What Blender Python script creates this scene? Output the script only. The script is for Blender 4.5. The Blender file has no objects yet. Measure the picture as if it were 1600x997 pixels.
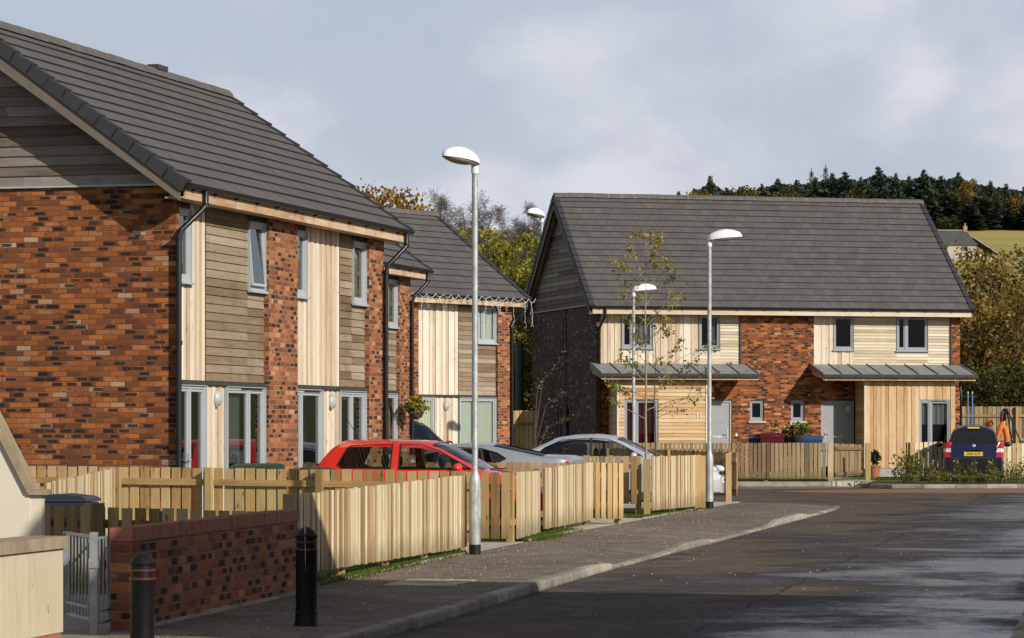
import bpy, bmesh, math, random
import numpy as np
from mathutils import Vector, Matrix, noise as mnoise

random.seed(11)
RNG = np.random.default_rng(7)
R = math.radians
SC = bpy.context.scene
COL = SC.collection

# ------------------------------------------------------------------ camera calibration (from the photograph)
F, CX, HY, CH = 4800.0, 800.0, 670.0, 1.57
def gx(px, Y): return (px-CX)*Y/F
def hz(py, Y): return CH+(HY-py)*Y/F

# ------------------------------------------------------------------ node helper
class G:
    def __init__(s, name):
        s.m = bpy.data.materials.new(name); s.m.use_nodes = True
        s.t = s.m.node_tree; s.t.nodes.clear()
        s.o = s.t.nodes.new('ShaderNodeOutputMaterial')
    def n(s, typ, **kw):
        nd = s.t.nodes.new(typ)
        for k, v in kw.items(): setattr(nd, k, v)
        return nd
    def put(s, sock, v):
        if hasattr(v, 'is_output'): s.t.links.new(v, sock)
        elif v is not None:
            if isinstance(v, (tuple, list)) and len(v) == 3 and sock.type == 'RGBA': v = (*v, 1)
            sock.default_value = v
    def m_(s, op, a, b=None, c=None, clamp=False):
        nd = s.n('ShaderNodeMath', operation=op); nd.use_clamp = clamp
        s.put(nd.inputs[0], a)
        if b is not None: s.put(nd.inputs[1], b)
        if c is not None: s.put(nd.inputs[2], c)
        return nd.outputs[0]
    def mix(s, f, a, b, blend='MIX'):
        nd = s.n('ShaderNodeMix', data_type='RGBA', blend_type=blend)
        s.put(nd.inputs[0], f); s.put(nd.inputs[6], a); s.put(nd.inputs[7], b)
        return nd.outputs[2]
    def noise(s, vec, scale=5, detail=3, rough=.55, dist=0, col=False):
        nd = s.n('ShaderNodeTexNoise'); s.put(nd.inputs['Vector'], vec)
        nd.inputs['Scale'].default_value = scale; nd.inputs['Detail'].default_value = detail
        nd.inputs['Roughness'].default_value = rough; nd.inputs['Distortion'].default_value = dist
        return nd.outputs[1 if col else 0]
    def wn(s, vec, out=0):
        nd = s.n('ShaderNodeTexWhiteNoise', noise_dimensions='3D'); s.put(nd.inputs['Vector'], vec)
        return nd.outputs[out]
    def voro(s, vec, scale, out='Distance'):
        nd = s.n('ShaderNodeTexVoronoi'); s.put(nd.inputs['Vector'], vec); nd.inputs['Scale'].default_value = scale
        return nd.outputs[out]
    def ramp(s, f, stops, interp='LINEAR'):
        nd = s.n('ShaderNodeValToRGB'); s.put(nd.inputs[0], f); cr = nd.color_ramp; cr.interpolation = interp
        while len(cr.elements) < len(stops): cr.elements.new(.5)
        for e, (p, c) in zip(cr.elements, stops):
            e.position = p; e.color = (*c, 1) if not isinstance(c, (int, float)) else (c, c, c, 1)
        return nd.outputs[0]
    def rng(s, v, a, b, c=0, d=1, smooth=False):
        nd = s.n('ShaderNodeMapRange'); nd.clamp = True
        if smooth: nd.interpolation_type = 'SMOOTHSTEP'
        s.put(nd.inputs[0], v)
        for i, x in enumerate((a, b, c, d)): s.put(nd.inputs[1+i], x)
        return nd.outputs[0]
    def xyz(s, x, y, z=0):
        nd = s.n('ShaderNodeCombineXYZ')
        for i, v in enumerate((x, y, z)): s.put(nd.inputs[i], v)
        return nd.outputs[0]
    def sep(s, v):
        nd = s.n('ShaderNodeSeparateXYZ'); s.put(nd.inputs[0], v); return nd.outputs
    def uv(s): return s.n('ShaderNodeTexCoord').outputs['UV']
    def obj(s): return s.n('ShaderNodeTexCoord').outputs['Object']
    def pos(s): return s.n('ShaderNodeNewGeometry').outputs['Position']
    def scale(s, v, sc):
        nd = s.n('ShaderNodeMapping'); s.put(nd.inputs[0], v); nd.inputs['Scale'].default_value = sc
        return nd.outputs[0]
    def rnd(s): return s.n('ShaderNodeAttribute', attribute_name='rnd').outputs['Fac']
    def bump(s, h, strength=.4, dist=.01):
        nd = s.n('ShaderNodeBump'); nd.inputs['Strength'].default_value = strength
        nd.inputs['Distance'].default_value = dist; s.put(nd.inputs['Height'], h); return nd.outputs[0]
    def bsdf(s, col, rough=.7, metal=0, spec=.4, normal=None, coat=0, link=True, tint=None):
        nd = s.n('ShaderNodeBsdfPrincipled')
        s.put(nd.inputs['Base Color'], col); s.put(nd.inputs['Roughness'], rough); s.put(nd.inputs['Metallic'], metal)
        s.put(nd.inputs['Specular IOR Level'], spec)
        if tint: nd.inputs['Specular Tint'].default_value = (*tint, 1)
        if coat: nd.inputs['Coat Weight'].default_value = coat; nd.inputs['Coat Roughness'].default_value = .04
        if normal is not None: s.put(nd.inputs['Normal'], normal)
        if link: s.t.links.new(nd.outputs[0], s.o.inputs[0])
        return nd.outputs[0]

# ------------------------------------------------------------------ materials
def mat_brick(name, stops, mortar, dark=.62, palest=.3):
    g = G(name); u, v, _ = g.sep(g.uv())
    row = g.m_('FLOOR', g.m_('DIVIDE', v, .075))
    uu = g.m_('ADD', u, g.m_('MULTIPLY', g.m_('MODULO', row, 2), .1125))
    col = g.m_('FLOOR', g.m_('DIVIDE', uu, .225))
    fu = g.m_('SUBTRACT', uu, g.m_('MULTIPLY', col, .225)); fv = g.m_('SUBTRACT', v, g.m_('MULTIPLY', row, .075))
    du = g.m_('MINIMUM', fu, g.m_('SUBTRACT', .225, fu)); dv = g.m_('MINIMUM', fv, g.m_('SUBTRACT', .075, fv))
    d = g.m_('MINIMUM', du, dv)
    d = g.m_('ADD', d, g.m_('MULTIPLY', g.m_('SUBTRACT', g.noise(g.uv(), 60, 2), .5), .004))
    mask = g.rng(d, .003, .0075, 0, 1, True)
    idv = g.xyz(col, row, 3.3)
    r1 = g.wn(idv); r2 = g.wn(g.xyz(col, row, 9.1)); r3 = g.wn(g.xyz(col, row, 21.7))
    c = g.ramp(r1, stops)
    nv = g.xyz(g.m_('ADD', u, g.m_('MULTIPLY', r3, 40)), v, 0)
    blot = g.noise(g.scale(nv, (7, 11, 1)), 1, 4, .65)
    cu = g.m_('ABSOLUTE', g.m_('SUBTRACT', g.m_('ADD', fu, g.m_('MULTIPLY', g.m_('SUBTRACT', r3, .5), .12)), .1125))
    cen = g.m_('MULTIPLY', g.rng(g.m_('ADD', cu, g.m_('MULTIPLY', g.m_('SUBTRACT', blot, .5), .12)), .10, .07, 0, 1), g.rng(dv, .009, .017, 0, 1))
    dk = g.m_('MULTIPLY', cen, g.rng(r2, dark, dark+.06, 0, 1))
    dk = g.m_('MAXIMUM', dk, g.m_('MULTIPLY', g.rng(blot, .52, .66, 0, .7), g.m_('GREATER_THAN', r2, dark-.3)))
    c = g.mix(g.m_('MULTIPLY', dk, .93), c, (.022, .016, .016))
    pale = g.m_('MULTIPLY', g.rng(g.noise(g.scale(g.uv(), (9, 5, 1)), 1, 4, .7), .58, .72), .55*palest)
    c = g.mix(pale, c, (.46, .27, .16))
    big = g.noise(g.uv(), .55, 3)
    c = g.mix(1, c, g.ramp(big, [(.3, .78), (.7, 1.15)]), 'MULTIPLY')
    fine = g.noise(g.uv(), 90, 3, .7)
    c = g.mix(1, c, g.ramp(fine, [(.25, .72), (.75, 1.2)]), 'MULTIPLY')
    c = g.mix(mask, mortar, c)
    h = g.m_('ADD', mask, g.m_('MULTIPLY', fine, .35))
    g.bsdf(c, .88, 0, .25, g.bump(h, .55, .008)); return g.m

def mat_wood(name, stops, knots=1, grain=.5, rough=.78, stain=0, gs=34, rk=.65, mud=0):
    g = G(name); uv = g.uv(); r = g.rnd(); u, v, _ = g.sep(uv)
    off = g.m_('MULTIPLY', r, 61.7)
    vec = g.xyz(g.m_('MULTIPLY', u, 1), g.m_('ADD', g.m_('MULTIPLY', v, .07), off), off)
    gr = g.noise(vec, gs, 4, .6, .6)
    lo = g.noise(g.xyz(g.m_('MULTIPLY', u, .5), g.m_('ADD', g.m_('MULTIPLY', v, .45), off), off), 2.2, 3)
    f = g.m_('ADD', g.m_('ADD', g.m_('MULTIPLY', r, rk), g.m_('MULTIPLY', g.m_('SUBTRACT', gr, .5), grain)), g.m_('MULTIPLY', lo, .95-rk))
    c = g.ramp(f, stops)
    if knots:
        kv = g.xyz(g.m_('MULTIPLY', u, 11), g.m_('ADD', g.m_('MULTIPLY', v, 3.2), off), off)
        k = g.rng(g.voro(kv, 1.0), .05, .17, 1, 0)
        sel = g.rng(g.wn(g.xyz(g.m_('FLOOR', g.m_('MULTIPLY', v, 3.2)), g.m_('FLOOR', g.m_('MULTIPLY', r, 97)), 1)), .45, .5)
        c = g.mix(g.m_('MULTIPLY', g.m_('MULTIPLY', k, sel), .75*knots), c, tuple(x*.28 for x in stops[0][1]))
    if mud:
        md = g.rng(g.m_('SUBTRACT', v, g.m_('MULTIPLY', g.noise(g.scale(g.pos(), (3, 3, 1.2)), 1.5, 4, .7), .55)), -.16, .10, 1, 0)
        c = g.mix(g.m_('MULTIPLY', md, mud), c, (.10, .085, .035))
    if stain:
        st = g.rng(g.noise(g.scale(g.pos(), (1.3, 1.3, .55)), 1.6, 5, .65), .5, .78)
        c = g.mix(g.m_('MULTIPLY', st, stain), c, (.045, .036, .026))
    g.bsdf(c, rough, 0, .25, g.bump(gr, .25, .004)); return g.m

def mat_plain(name, col, rough=.6, metal=0, spec=.4, var=.12, scale=6, bump=0, coat=0):
    g = G(name); p = g.obj()
    a = g.noise(p, scale, 5, .65)
    c = g.mix(1, col, g.ramp(a, [(.25, 1-var), (.75, 1+var)]), 'MULTIPLY')
    rr = g.rng(g.noise(p, scale*1.7, 4), .25, .75, max(.02, rough-.08), min(1, rough+.08))
    g.bsdf(c, rr, metal, spec, g.bump(g.noise(p, scale*8, 3), bump, .01) if bump else None, coat); return g.m

def mat_tiles(name, base, row=.33):
    g = G(name); u, v, _ = g.sep(g.uv()); r = g.rnd()
    rw = g.m_('FLOOR', g.m_('ADD', g.m_('MULTIPLY', r, 64), .5))
    uu = g.m_('ADD', g.m_('DIVIDE', u, .33), g.m_('MULTIPLY', g.m_('MODULO', rw, 2), .5))
    ti = g.m_('FLOOR', uu); fr = g.m_('SUBTRACT', uu, ti)
    edge = g.m_('MINIMUM', fr, g.m_('SUBTRACT', 1, fr))
    j = g.rng(edge, .006, .03, 0, 1)
    tone = g.wn(g.xyz(ti, rw, 2.2))
    a = g.noise(g.uv(), 2.3, 4); b = g.noise(g.uv(), 55, 3, .7)
    c = g.mix(1, base, g.ramp(tone, [(0, .90), (1, 1.08)]), 'MULTIPLY')
    c = g.mix(1, c, g.ramp(a, [(.25, .84), (.75, 1.14)]), 'MULTIPLY')
    c = g.mix(1, c, g.ramp(b, [(.2, .75), (.8, 1.22)]), 'MULTIPLY')
    lich = g.rng(g.noise(g.uv(), 24, 4, .7), .69, .76)
    c = g.mix(g.m_('MULTIPLY', lich, .45), c, (.19, .18, .15))
    c = g.mix(j, tuple(x*.5 for x in base), c)
    g.bsdf(c, .72, 0, .35, g.bump(g.m_('ADD', j, g.m_('MULTIPLY', b, .3)), .4, .006)); return g.m

def mat_asphalt(name, a, b, wet=False):
    g = G(name); p = g.pos(); x, y, z = g.sep(p)
    fine = g.noise(p, 60, 3, .75); mid = g.noise(p, 3.2, 4, .6); big = g.noise(g.scale(p, (.35, .12, 1)), 1, 4, .6)
    mid2 = g.noise(p, 1.1, 5, .65)
    c = g.mix(g.rng(g.m_('ADD', g.m_('MULTIPLY', mid, .5), g.m_('MULTIPLY', mid2, .5)), .36, .64), a, b)
    c = g.mix(1, c, g.ramp(fine, [(.3, .55), (.5, .95), (.72, 1.6)]), 'MULTIPLY')
    sp = g.m_('MULTIPLY', g.rng(g.voro(p, 12), .26, .16), g.rng(g.wn(g.voro(p, 12, 'Position')), .45, .9))
    spr = g.m_('MULTIPLY', sp, g.rng(g.noise(p, 1.1, 3), .36, .6))
    if not wet:
        c = g.mix(g.m_('MULTIPLY', spr, .85), c, (.42, .37, .30))
        c = g.mix(1, c, g.ramp(big, [(.3, .8), (.7, 1.15)]), 'MULTIPLY')
        lf = g.rng(g.voro(p, 2.4), .06, .045)
        c = g.mix(g.m_('MULTIPLY', lf, .8), c, (.5, .42, .27))
        g.bsdf(c, .9, 0, .08, g.bump(fine, .6, .012)); return g.m
    # wet patches: damp sheets lying across the road, wetter on its far right-hand side
    kx = g.m_('SUBTRACT', x, g.m_('ADD', g.m_('MULTIPLY', y, .2), -5.9))      # metres right of the kerb
    w = g.noise(g.scale(p, (.26, .24, 1)), 1, 6, .6, .4)
    w2 = g.noise(g.scale(p, (.45, .8, 1)), 1, 5, .62)
    w = g.m_('ADD', g.m_('ADD', g.m_('MULTIPLY', w, .75), g.m_('MULTIPLY', w2, .25)), g.rng(kx, .6, 4.6, -.085, .145))
    w = g.m_('ADD', w, g.m_('ADD', g.m_('MULTIPLY', g.m_('SUBTRACT', g.noise(g.scale(p, (1, .45, 1)), 7, 4, .7), .5), .10), g.m_('MULTIPLY', g.m_('SUBTRACT', g.noise(p, 26, 3, .8), .5), .20)))
    damp = g.rng(w, .42, .56, 0, 1, True); film = g.rng(w, .525, .67, 0, 1, True)
    c = g.mix(g.m_('MULTIPLY', spr, .45), c, (.24, .2, .15))
    lf = g.rng(g.voro(p, 1.7), .05, .035); c = g.mix(g.m_('MULTIPLY', lf, .8), c, (.45, .38, .25))
    crack = g.rng(g.m_('ABSOLUTE', g.m_('ADD', g.m_('SUBTRACT', kx, 2.35), g.m_('MULTIPLY', g.m_('SUBTRACT', g.noise(p, .9, 4), .5), .25))), .012, .03, 1, 0)
    c = g.mix(g.m_('MULTIPLY', crack, .7), c, (.02, .02, .02))
    band = g.rng(g.noise(g.scale(p, (.5, .8, 1)), 1.0, 5, .65), .5, .66)
    c = g.mix(g.m_('MULTIPLY', band, .38), c, (.028, .026, .026))
    c = g.mix(g.m_('MULTIPLY', damp, .70), c, (.018, .019, .025))
    rough = g.m_('SUBTRACT', .85, g.m_('ADD', g.m_('MULTIPLY', damp, .25), g.m_('MULTIPLY', film, .38)))
    hgt = g.m_('MULTIPLY', fine, g.m_('SUBTRACT', 1, g.m_('MULTIPLY', film, .93)))
    g.bsdf(c, rough, 0, g.rng(film, 0, .5, .06, .5), g.bump(hgt, .5, .01), tint=(.74, .80, 1)); return g.m

def mat_leaf(name, stops, trans=.35):
    g = G(name); c = g.ramp(g.rnd(), stops)
    d = g.bsdf(c, .6, 0, .25, link=False)
    t = g.n('ShaderNodeBsdfTranslucent'); g.put(t.inputs[0], g.mix(1, c, (1.2, 1.15, .7), 'MULTIPLY'))
    mx = g.n('ShaderNodeMixShader'); mx.inputs[0].default_value = trans
    g.t.links.new(d, mx.inputs[1]); g.t.links.new(t.outputs[0], mx.inputs[2]); g.t.links.new(mx.outputs[0], g.o.inputs[0])
    return g.m

def mat_glass(name, tint=(.35, .37, .37), boost=2.0, base=.04):
    g = G(name)
    tr = g.n('ShaderNodeBsdfTransparent'); tr.inputs[0].default_value = (*tint, 1)
    gl = g.n('ShaderNodeBsdfGlossy'); gl.inputs['Roughness'].default_value = .02; gl.inputs[0].default_value = (.9, .93, .96, 1)
    nv = g.bump(g.noise(g.obj(), 1.3, 2), .05, .02); g.put(gl.inputs['Normal'], nv)
    fr = g.n('ShaderNodeFresnel'); fr.inputs[0].default_value = 1.5
    f = g.m_('ADD', g.m_('MULTIPLY', fr.outputs[0], boost), base, clamp=True)
    mx = g.n('ShaderNodeMixShader'); g.put(mx.inputs[0], f)
    g.t.links.new(tr.outputs[0], mx.inputs[1]); g.t.links.new(gl.outputs[0], mx.inputs[2]); g.t.links.new(mx.outputs[0], g.o.inputs[0])
    return g.m

def mat_ground():
    g = G('field and rough grass'); p = g.pos(); x, y, z = g.sep(p)
    far = g.rng(y, 200, 260)
    n = g.noise(p, .5, 5, .7); n2 = g.noise(g.scale(p, (.02, .06, .05)), 1, 4)
    near = g.mix(n, (.045, .06, .016), (.09, .085, .035))
    fld = g.mix(g.rng(n2, .35, .65), (.40, .31, .10), (.27, .24, .075))
    g.bsdf(g.mix(far, near, fld), .9, 0, .15); return g.m

def mat_grass(name, a, b):
    g = G(name); p = g.pos()
    n = g.noise(p, 2.2, 5, .7); f = g.noise(p, 60, 3, .7)
    c = g.mix(g.rng(n, .3, .7), a, b); c = g.mix(1, c, g.ramp(f, [(.25, .5), (.75, 1.4)]), 'MULTIPLY')
    g.bsdf(c, .85, 0, .2, g.bump(f, .8, .02)); return g.m

def mat_blocks(name, a, b, joint, sx, sy, rot=0):
    g = G(name); p = g.pos()
    mp = g.n('ShaderNodeMapping'); g.put(mp.inputs[0], p); mp.inputs['Rotation'].default_value = (0, 0, rot)
    br = g.n('ShaderNodeTexBrick'); g.put(br.inputs['Vector'], mp.outputs[0])
    br.inputs['Color1'].default_value = (*a, 1); br.inputs['Color2'].default_value = (*b, 1); br.inputs['Mortar'].default_value = (*joint, 1)
    br.inputs['Scale'].default_value = 1; br.inputs['Brick Width'].default_value = sx; br.inputs['Row Height'].default_value = sy
    br.inputs['Mortar Size'].default_value = .006
    c = g.mix(1, br.outputs[0], g.ramp(g.noise(p, 5, 5, .7), [(.3, .75), (.7, 1.2)]), 'MULTIPLY')
    g.bsdf(c, .85, 0, .25, g.bump(g.noise(p, 70, 3), .3, .006)); return g.m

def mat_render(name, a, b, streak):
    g = G(name); p = g.obj(); x, y, z = g.sep(p)
    n = g.noise(p, 1.3, 5, .6); s = g.noise(g.scale(p, (4, 4, .5)), 1.6, 5, .7)
    c = g.mix(g.rng(n, .3, .7), a, b)
    spots = g.rng(g.noise(g.scale(p, (7, 7, 3.5)), 1, 4, .6), .66, .74)
    c = g.mix(g.m_('MULTIPLY', g.rng(s, .5, .8), .55), c, streak)
    c = g.mix(g.m_('MULTIPLY', spots, .75), c, tuple(q*.5 for q in streak))
    g.bsdf(c, .85, 0, .25, g.bump(g.noise(p, 50, 3), .25, .006)); return g.m

def mat_galv(name, col=(.46, .48, .48)):
    g = G(name); p = g.obj()
    v = g.voro(g.scale(p, (1, 1, .6)), 22, 'Color'); a = g.noise(p, 4, 4)
    sp, _, _ = g.sep(v)
    c = g.mix(1, col, g.ramp(sp, [(0, .85), (1, 1.12)]), 'MULTIPLY'); c = g.mix(1, c, g.ramp(a, [(.3, .8), (.7, 1.1)]), 'MULTIPLY')
    wh = g.rng(g.noise(p, 16, 4, .7), .62, .7); c = g.mix(g.m_('MULTIPLY', wh, .6), c, (.7, .7, .68))
    g.bsdf(c, .48, .35, .4); return g.m

M = {}
M['brick'] = mat_brick('multi red brick', [(0, (.14, .048, .024)), (.3, (.23, .074, .028)), (.58, (.35, .108, .032)), (.88, (.46, .150, .042)), (.97, (.42, .19, .09)), (1, (.50, .35, .23))], (.13, .082, .052), .64)
M['brick_front'] = mat_brick('facade brick', [(0, (.17, .06, .032)), (.3, (.27, .092, .04)), (.6, (.38, .135, .052)), (.88, (.46, .19, .08)), (1, (.50, .30, .18))], (.25, .175, .12), .66, 1.0)
M['brick_dark'] = mat_brick('garden wall brick', [(0, (.18, .065, .04)), (.4, (.30, .10, .05)), (.8, (.41, .145, .06)), (1, (.47, .20, .10))], (.20, .14, .105), .66)
M['brick_gable'] = mat_brick('dark gable brick', [(0, (.075, .045, .037)), (.5, (.115, .07, .055)), (.9, (.15, .09, .068)), (1, (.30, .25, .21))], (.14, .11, .095), .6)  # darker, less saturated brick tones for one gable wall
M['cap_brick'] = mat_plain('coping brick', (.33, .135, .085), .85, var=.35, scale=9, bump=.3)
M['larch'] = mat_wood('pale larch cladding', [(.1, (.46, .33, .21)), (.35, (.60, .48, .345)), (.65, (.69, .60, .475)), (1, (.76, .71, .61))], 1, .6, stain=.16, gs=24)
M['larch_gold'] = mat_wood('honey larch cladding', [(.1, (.36, .19, .085)), (.38, (.54, .345, .18)), (.7, (.64, .475, .30)), (1, (.71, .60, .44))], 1, .55, gs=24, rk=.45)
M['grey_clad'] = mat_wood('weathered larch cladding', [(.08, (.145, .092, .05)), (.42, (.245, .178, .112)), (.72, (.32, .255, .18)), (1, (.42, .36, .275))], .9, .65, stain=.3, gs=24)
M['gable_clad'] = mat_wood('silvered larch cladding', [(.1, (.10, .072, .055)), (.4, (.165, .13, .105)), (.7, (.235, .20, .17)), (.95, (.34, .30, .265))], .6, .7, stain=.4, gs=22, rk=.75)
M['white_clad'] = mat_wood('bleached larch cladding', [(.08, (.38, .29, .18)), (.42, (.56, .475, .345)), (.75, (.67, .60, .47)), (1, (.73, .69, .59))], .6, .4, stain=.12)
M['fascia'] = mat_wood('fascia timber', [(.1, (.33, .18, .095)), (.4, (.50, .335, .205)), (.7, (.62, .48, .335)), (1, (.72, .61, .48))], .9, .9, stain=.45, gs=20)
M['barge'] = mat_wood('weathered bargeboard', [(.1, (.13, .10, .08)), (.5, (.21, .175, .145)), (1, (.30, .26, .22))], .5, .6, stain=.25)
M['fence_pale'] = mat_wood('pale fence boards', [(.08, (.25, .15, .068)), (.30, (.44, .30, .15)), (.5, (.57, .44, .255)), (.72, (.66, .555, .365)), (.95, (.74, .67, .52))], 1, .6, stain=.26, gs=26, rk=.8, mud=.55)
M['fence_gold'] = mat_wood('golden fence boards', [(.08, (.24, .13, .05)), (.4, (.43, .28, .12)), (.75, (.55, .395, .20)), (1, (.63, .50, .31))], 1.2, .7, stain=.25, gs=24, mud=.5)
M['fence_old'] = mat_wood('grey brown fence boards', [(.1, (.17, .11, .055)), (.5, (.31, .22, .12)), (1, (.44, .34, .21))], .8, .6, stain=.3, mud=.5)
M['post'] = mat_wood('fence posts', [(.1, (.27, .17, .065)), (.5, (.40, .28, .12)), (1, (.50, .37, .18))], .9, .6, stain=.3)
M['tile'] = mat_tiles('concrete roof tiles', (.102, .092, .088))
M['tile_edge_shadow'] = mat_plain('tile butt edges in painted shadow', (.022, .020, .019), .9, var=.4, scale=7)  # near-black butt faces: shadow line under each tile course put into the colour
M['ridge'] = mat_plain('ridge tiles', (.105, .095, .088), .75, var=.25, scale=5, bump=.2)
M['verge'] = mat_plain('dark verge units', (.04, .041, .046), .6, var=.2, scale=4)
M['mortar'] = mat_plain('ridge mortar', (.34, .32, .29), .9, var=.2)
M['black'] = mat_plain('black plastic', (.008, .008, .009), .4, spec=.5, var=.2)
M['lead'] = mat_plain('dark flashing', (.05, .045, .042), .6, var=.25)
M['zinc'] = mat_plain('grey zinc', (.21, .222, .225), .55, .0, var=.3, scale=2)
M['frame'] = mat_plain('pale grey frames', (.40, .425, .44), .4, spec=.5, var=.05)
M['frame_grey'] = mat_plain('mid grey frames', (.27, .29, .31), .4, spec=.5, var=.05)
M['door_grey'] = mat_plain('grey painted door', (.30, .31, .325), .45, spec=.4, var=.05)
M['white'] = mat_plain('white paint', (.75, .75, .73), .5, var=.05)
M['room'] = mat_plain('dim interior', (.10, .09, .08), .9)
M['curtain'] = mat_plain('net curtain', (.55, .55, .54), .9, var=.1)
M['blind'] = mat_plain('pale green blind', (.44, .49, .41), .85, var=.05)
M['blind_y'] = mat_plain('pale lime blind', (.55, .57, .41), .85, var=.05)
M['red_curtain'] = mat_plain('dark red curtain', (.23, .012, .035), .85, var=.25, scale=3)
M['glass'] = mat_glass('window glass', (.38, .40, .39), 1.7, .04)
M['glass_dark'] = mat_glass('dim window glass', (.42, .43, .43), .5, .0)
M['car_glass'] = mat_glass('car glass', (.68, .74, .70), 1.0, .02)
M['screen_glass'] = mat_glass('dark heated screen', (.05, .055, .06), .4, .0)
M['glass_clear'] = mat_glass('clear window glass', (.82, .85, .83), .7, .0)
M['bulkhead'] = mat_plain('bulkhead lamp', (.42, .43, .42), .4)
M['car_tint'] = mat_glass('tinted car glass', (.10, .11, .12), 1.2, .04)
M['galv'] = mat_galv('galvanised steel')
M['gate_metal'] = mat_galv('galvanised gate', (.32, .34, .35))
M['lantern'] = mat_plain('lantern shell', (.78, .79, .79), .35, var=.03)
M['bowl'] = mat_plain('lantern bowl', (.33, .31, .26), .2, spec=.6, var=.2)
M['bollard'] = mat_plain('black bollard plastic', (.006, .006, .0065), .5, spec=.25, var=.35, scale=5, bump=.1)
M['red_band'] = mat_plain('red reflective band', (.10, .018, .012), .4)
M['road'] = mat_asphalt('road asphalt', (.082, .066, .053), (.150, .122, .097), True)
M['pave'] = mat_asphalt('pavement asphalt', (.135, .112, .092), (.235, .197, .163))
def mat_kerb():
    g = G('kerb concrete'); p = g.pos(); n = g.noise(p, 3, 6, .7); f = g.noise(p, 40, 3, .7)
    c = g.mix(1, (.38, .345, .285), g.ramp(g.rnd(), [(0, .62), (.3, .9), (1, 1.12)]), 'MULTIPLY'); c = g.mix(1, c, g.ramp(n, [(.28, .5), (.5, .95), (.75, 1.15)]), 'MULTIPLY'); c = g.mix(1, c, g.ramp(f, [(.25, .75), (.75, 1.2)]), 'MULTIPLY')
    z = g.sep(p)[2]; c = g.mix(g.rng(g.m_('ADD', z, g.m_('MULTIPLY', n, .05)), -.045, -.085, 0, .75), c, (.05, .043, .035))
    g.bsdf(c, .9, 0, .15, g.bump(f, .4, .01)); return g.m
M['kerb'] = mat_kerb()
M['slab'] = mat_blocks('pale paving', (.50, .46, .36), (.42, .39, .31), (.13, .11, .07), .4, .2, R(14))
M['flag'] = mat_blocks('grey flags', (.25, .24, .215), (.205, .2, .18), (.09, .085, .07), .6, .6, R(12))
M['block_red'] = mat_blocks('red block paving', (.30, .15, .095), (.24, .13, .09), (.12, .08, .06), .2, .1)
M['ground'] = mat_ground()
M['lawn'] = mat_grass('lawn', (.05, .085, .010), (.095, .13, .018))
M['soil'] = mat_plain('bed soil', (.065, .05, .036), .95, var=.5, scale=8, bump=.8)
M['render'] = mat_render('cream render', (.58, .505, .36), (.50, .43, .295), (.25, .21, .13))
M['render_pale'] = mat_render('pale cream render', (.66, .60, .48), (.62, .565, .44), (.53, .48, .37))
M['coping'] = mat_plain('sandstone coping', (.30, .235, .15), .85, var=.35, scale=4, bump=.3)
M['bin_green'] = mat_plain('dark green plastic', (.012, .05, .03), .4)
M['bin_blue'] = mat_plain('blue plastic', (.02, .06, .16), .4)
M['bin_navy'] = mat_plain('slate blue plastic', (.035, .045, .065), .4, var=.2)
M['bin_red'] = mat_plain('maroon plastic', (.10, .012, .018), .4)
M['terracotta'] = mat_plain('terracotta', (.40, .15, .07), .8)
M['orange'] = mat_plain('orange fabric', (.62, .17, .02), .6, var=.15)
M['blue_pole'] = mat_plain('blue painted pole', (.12, .22, .48), .4)
M['yellow'] = mat_plain('number plate yellow', (.72, .52, .06), .45, var=.04)
M['ink'] = mat_plain('black lettering', (.012, .012, .012), .5)
M['lights'] = mat_plain('white string lights', (.62, .64, .66), .4)
M['tyre'] = mat_plain('tyre rubber', (.018, .018, .019), .8)
M['rim'] = mat_plain('alloy wheel', (.5, .5, .52), .3, .8)
M['trim'] = mat_plain('black car trim', (.016, .016, .018), .5)
M['seat'] = mat_plain('dark car seat', (.022, .022, .026), .85)
M['lens_red'] = mat_plain('red lens', (.42, .01, .015), .12, spec=.6)
M['lens_clear'] = mat_plain('clear lens', (.62, .63, .65), .1, spec=.7)
def paint(n, c, metal=0): return mat_plain(n, c, .3, metal, .5, var=.03, scale=2, coat=.8)
M['p_red'] = paint('red car paint', (.72, .026, .016)); M['p_silver'] = paint('silver car paint', (.50, .52, .56), .55)
M['p_silver2'] = paint('blue silver car paint', (.56, .59, .65), .3); M['p_blue'] = paint('navy car paint', (.004, .007, .045), .1)
M['p_maroon'] = paint('maroon car paint', (.10, .008, .012), .2)
M['bark'] = mat_plain('bark', (.085, .07, .055), .9, var=.4, scale=9)
M['bark_pale'] = mat_plain('pale bark', (.30, .26, .17), .85, var=.3, scale=9)
M['twig'] = mat_plain('bare twigs', (.115, .095, .10), .9, var=.3)
M['stone'] = mat_plain('farmhouse stone', (.44, .40, .33), .9, var=.2, scale=1)
M['slate'] = mat_plain('farmhouse slate', (.07, .073, .07), .8, var=.3, scale=1)
M['leaf_green'] = mat_leaf('yellow green leaves', [(0, (.06, .075, .012)), (.4, (.17, .185, .022)), (.75, (.32, .29, .04)), (1, (.46, .37, .06))])
M['leaf_gold'] = mat_leaf('golden leaves', [(0, (.085, .055, .012)), (.4, (.22, .135, .02)), (.75, (.36, .205, .028)), (1, (.47, .29, .05))])
M['leaf_brown'] = mat_leaf('tawny leaves', [(0, (.035, .028, .010)), (.4, (.115, .082, .018)), (.75, (.24, .155, .032)), (1, (.38, .255, .07))])
M['litter'] = mat_leaf('pale fallen leaves', [(0, (.16, .11, .05)), (.5, (.42, .34, .22)), (1, (.62, .56, .45))], .1)
M['leaf_olive'] = mat_leaf('olive leaves', [(0, (.018, .022, .007)), (.5, (.05, .055, .012)), (1, (.12, .105, .025))])
M['leaf_shrub'] = mat_leaf('shrub leaves', [(0, (.04, .055, .012)), (.5, (.125, .145, .022)), (.85, (.27, .255, .045)), (1, (.40, .31, .09))])
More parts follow.
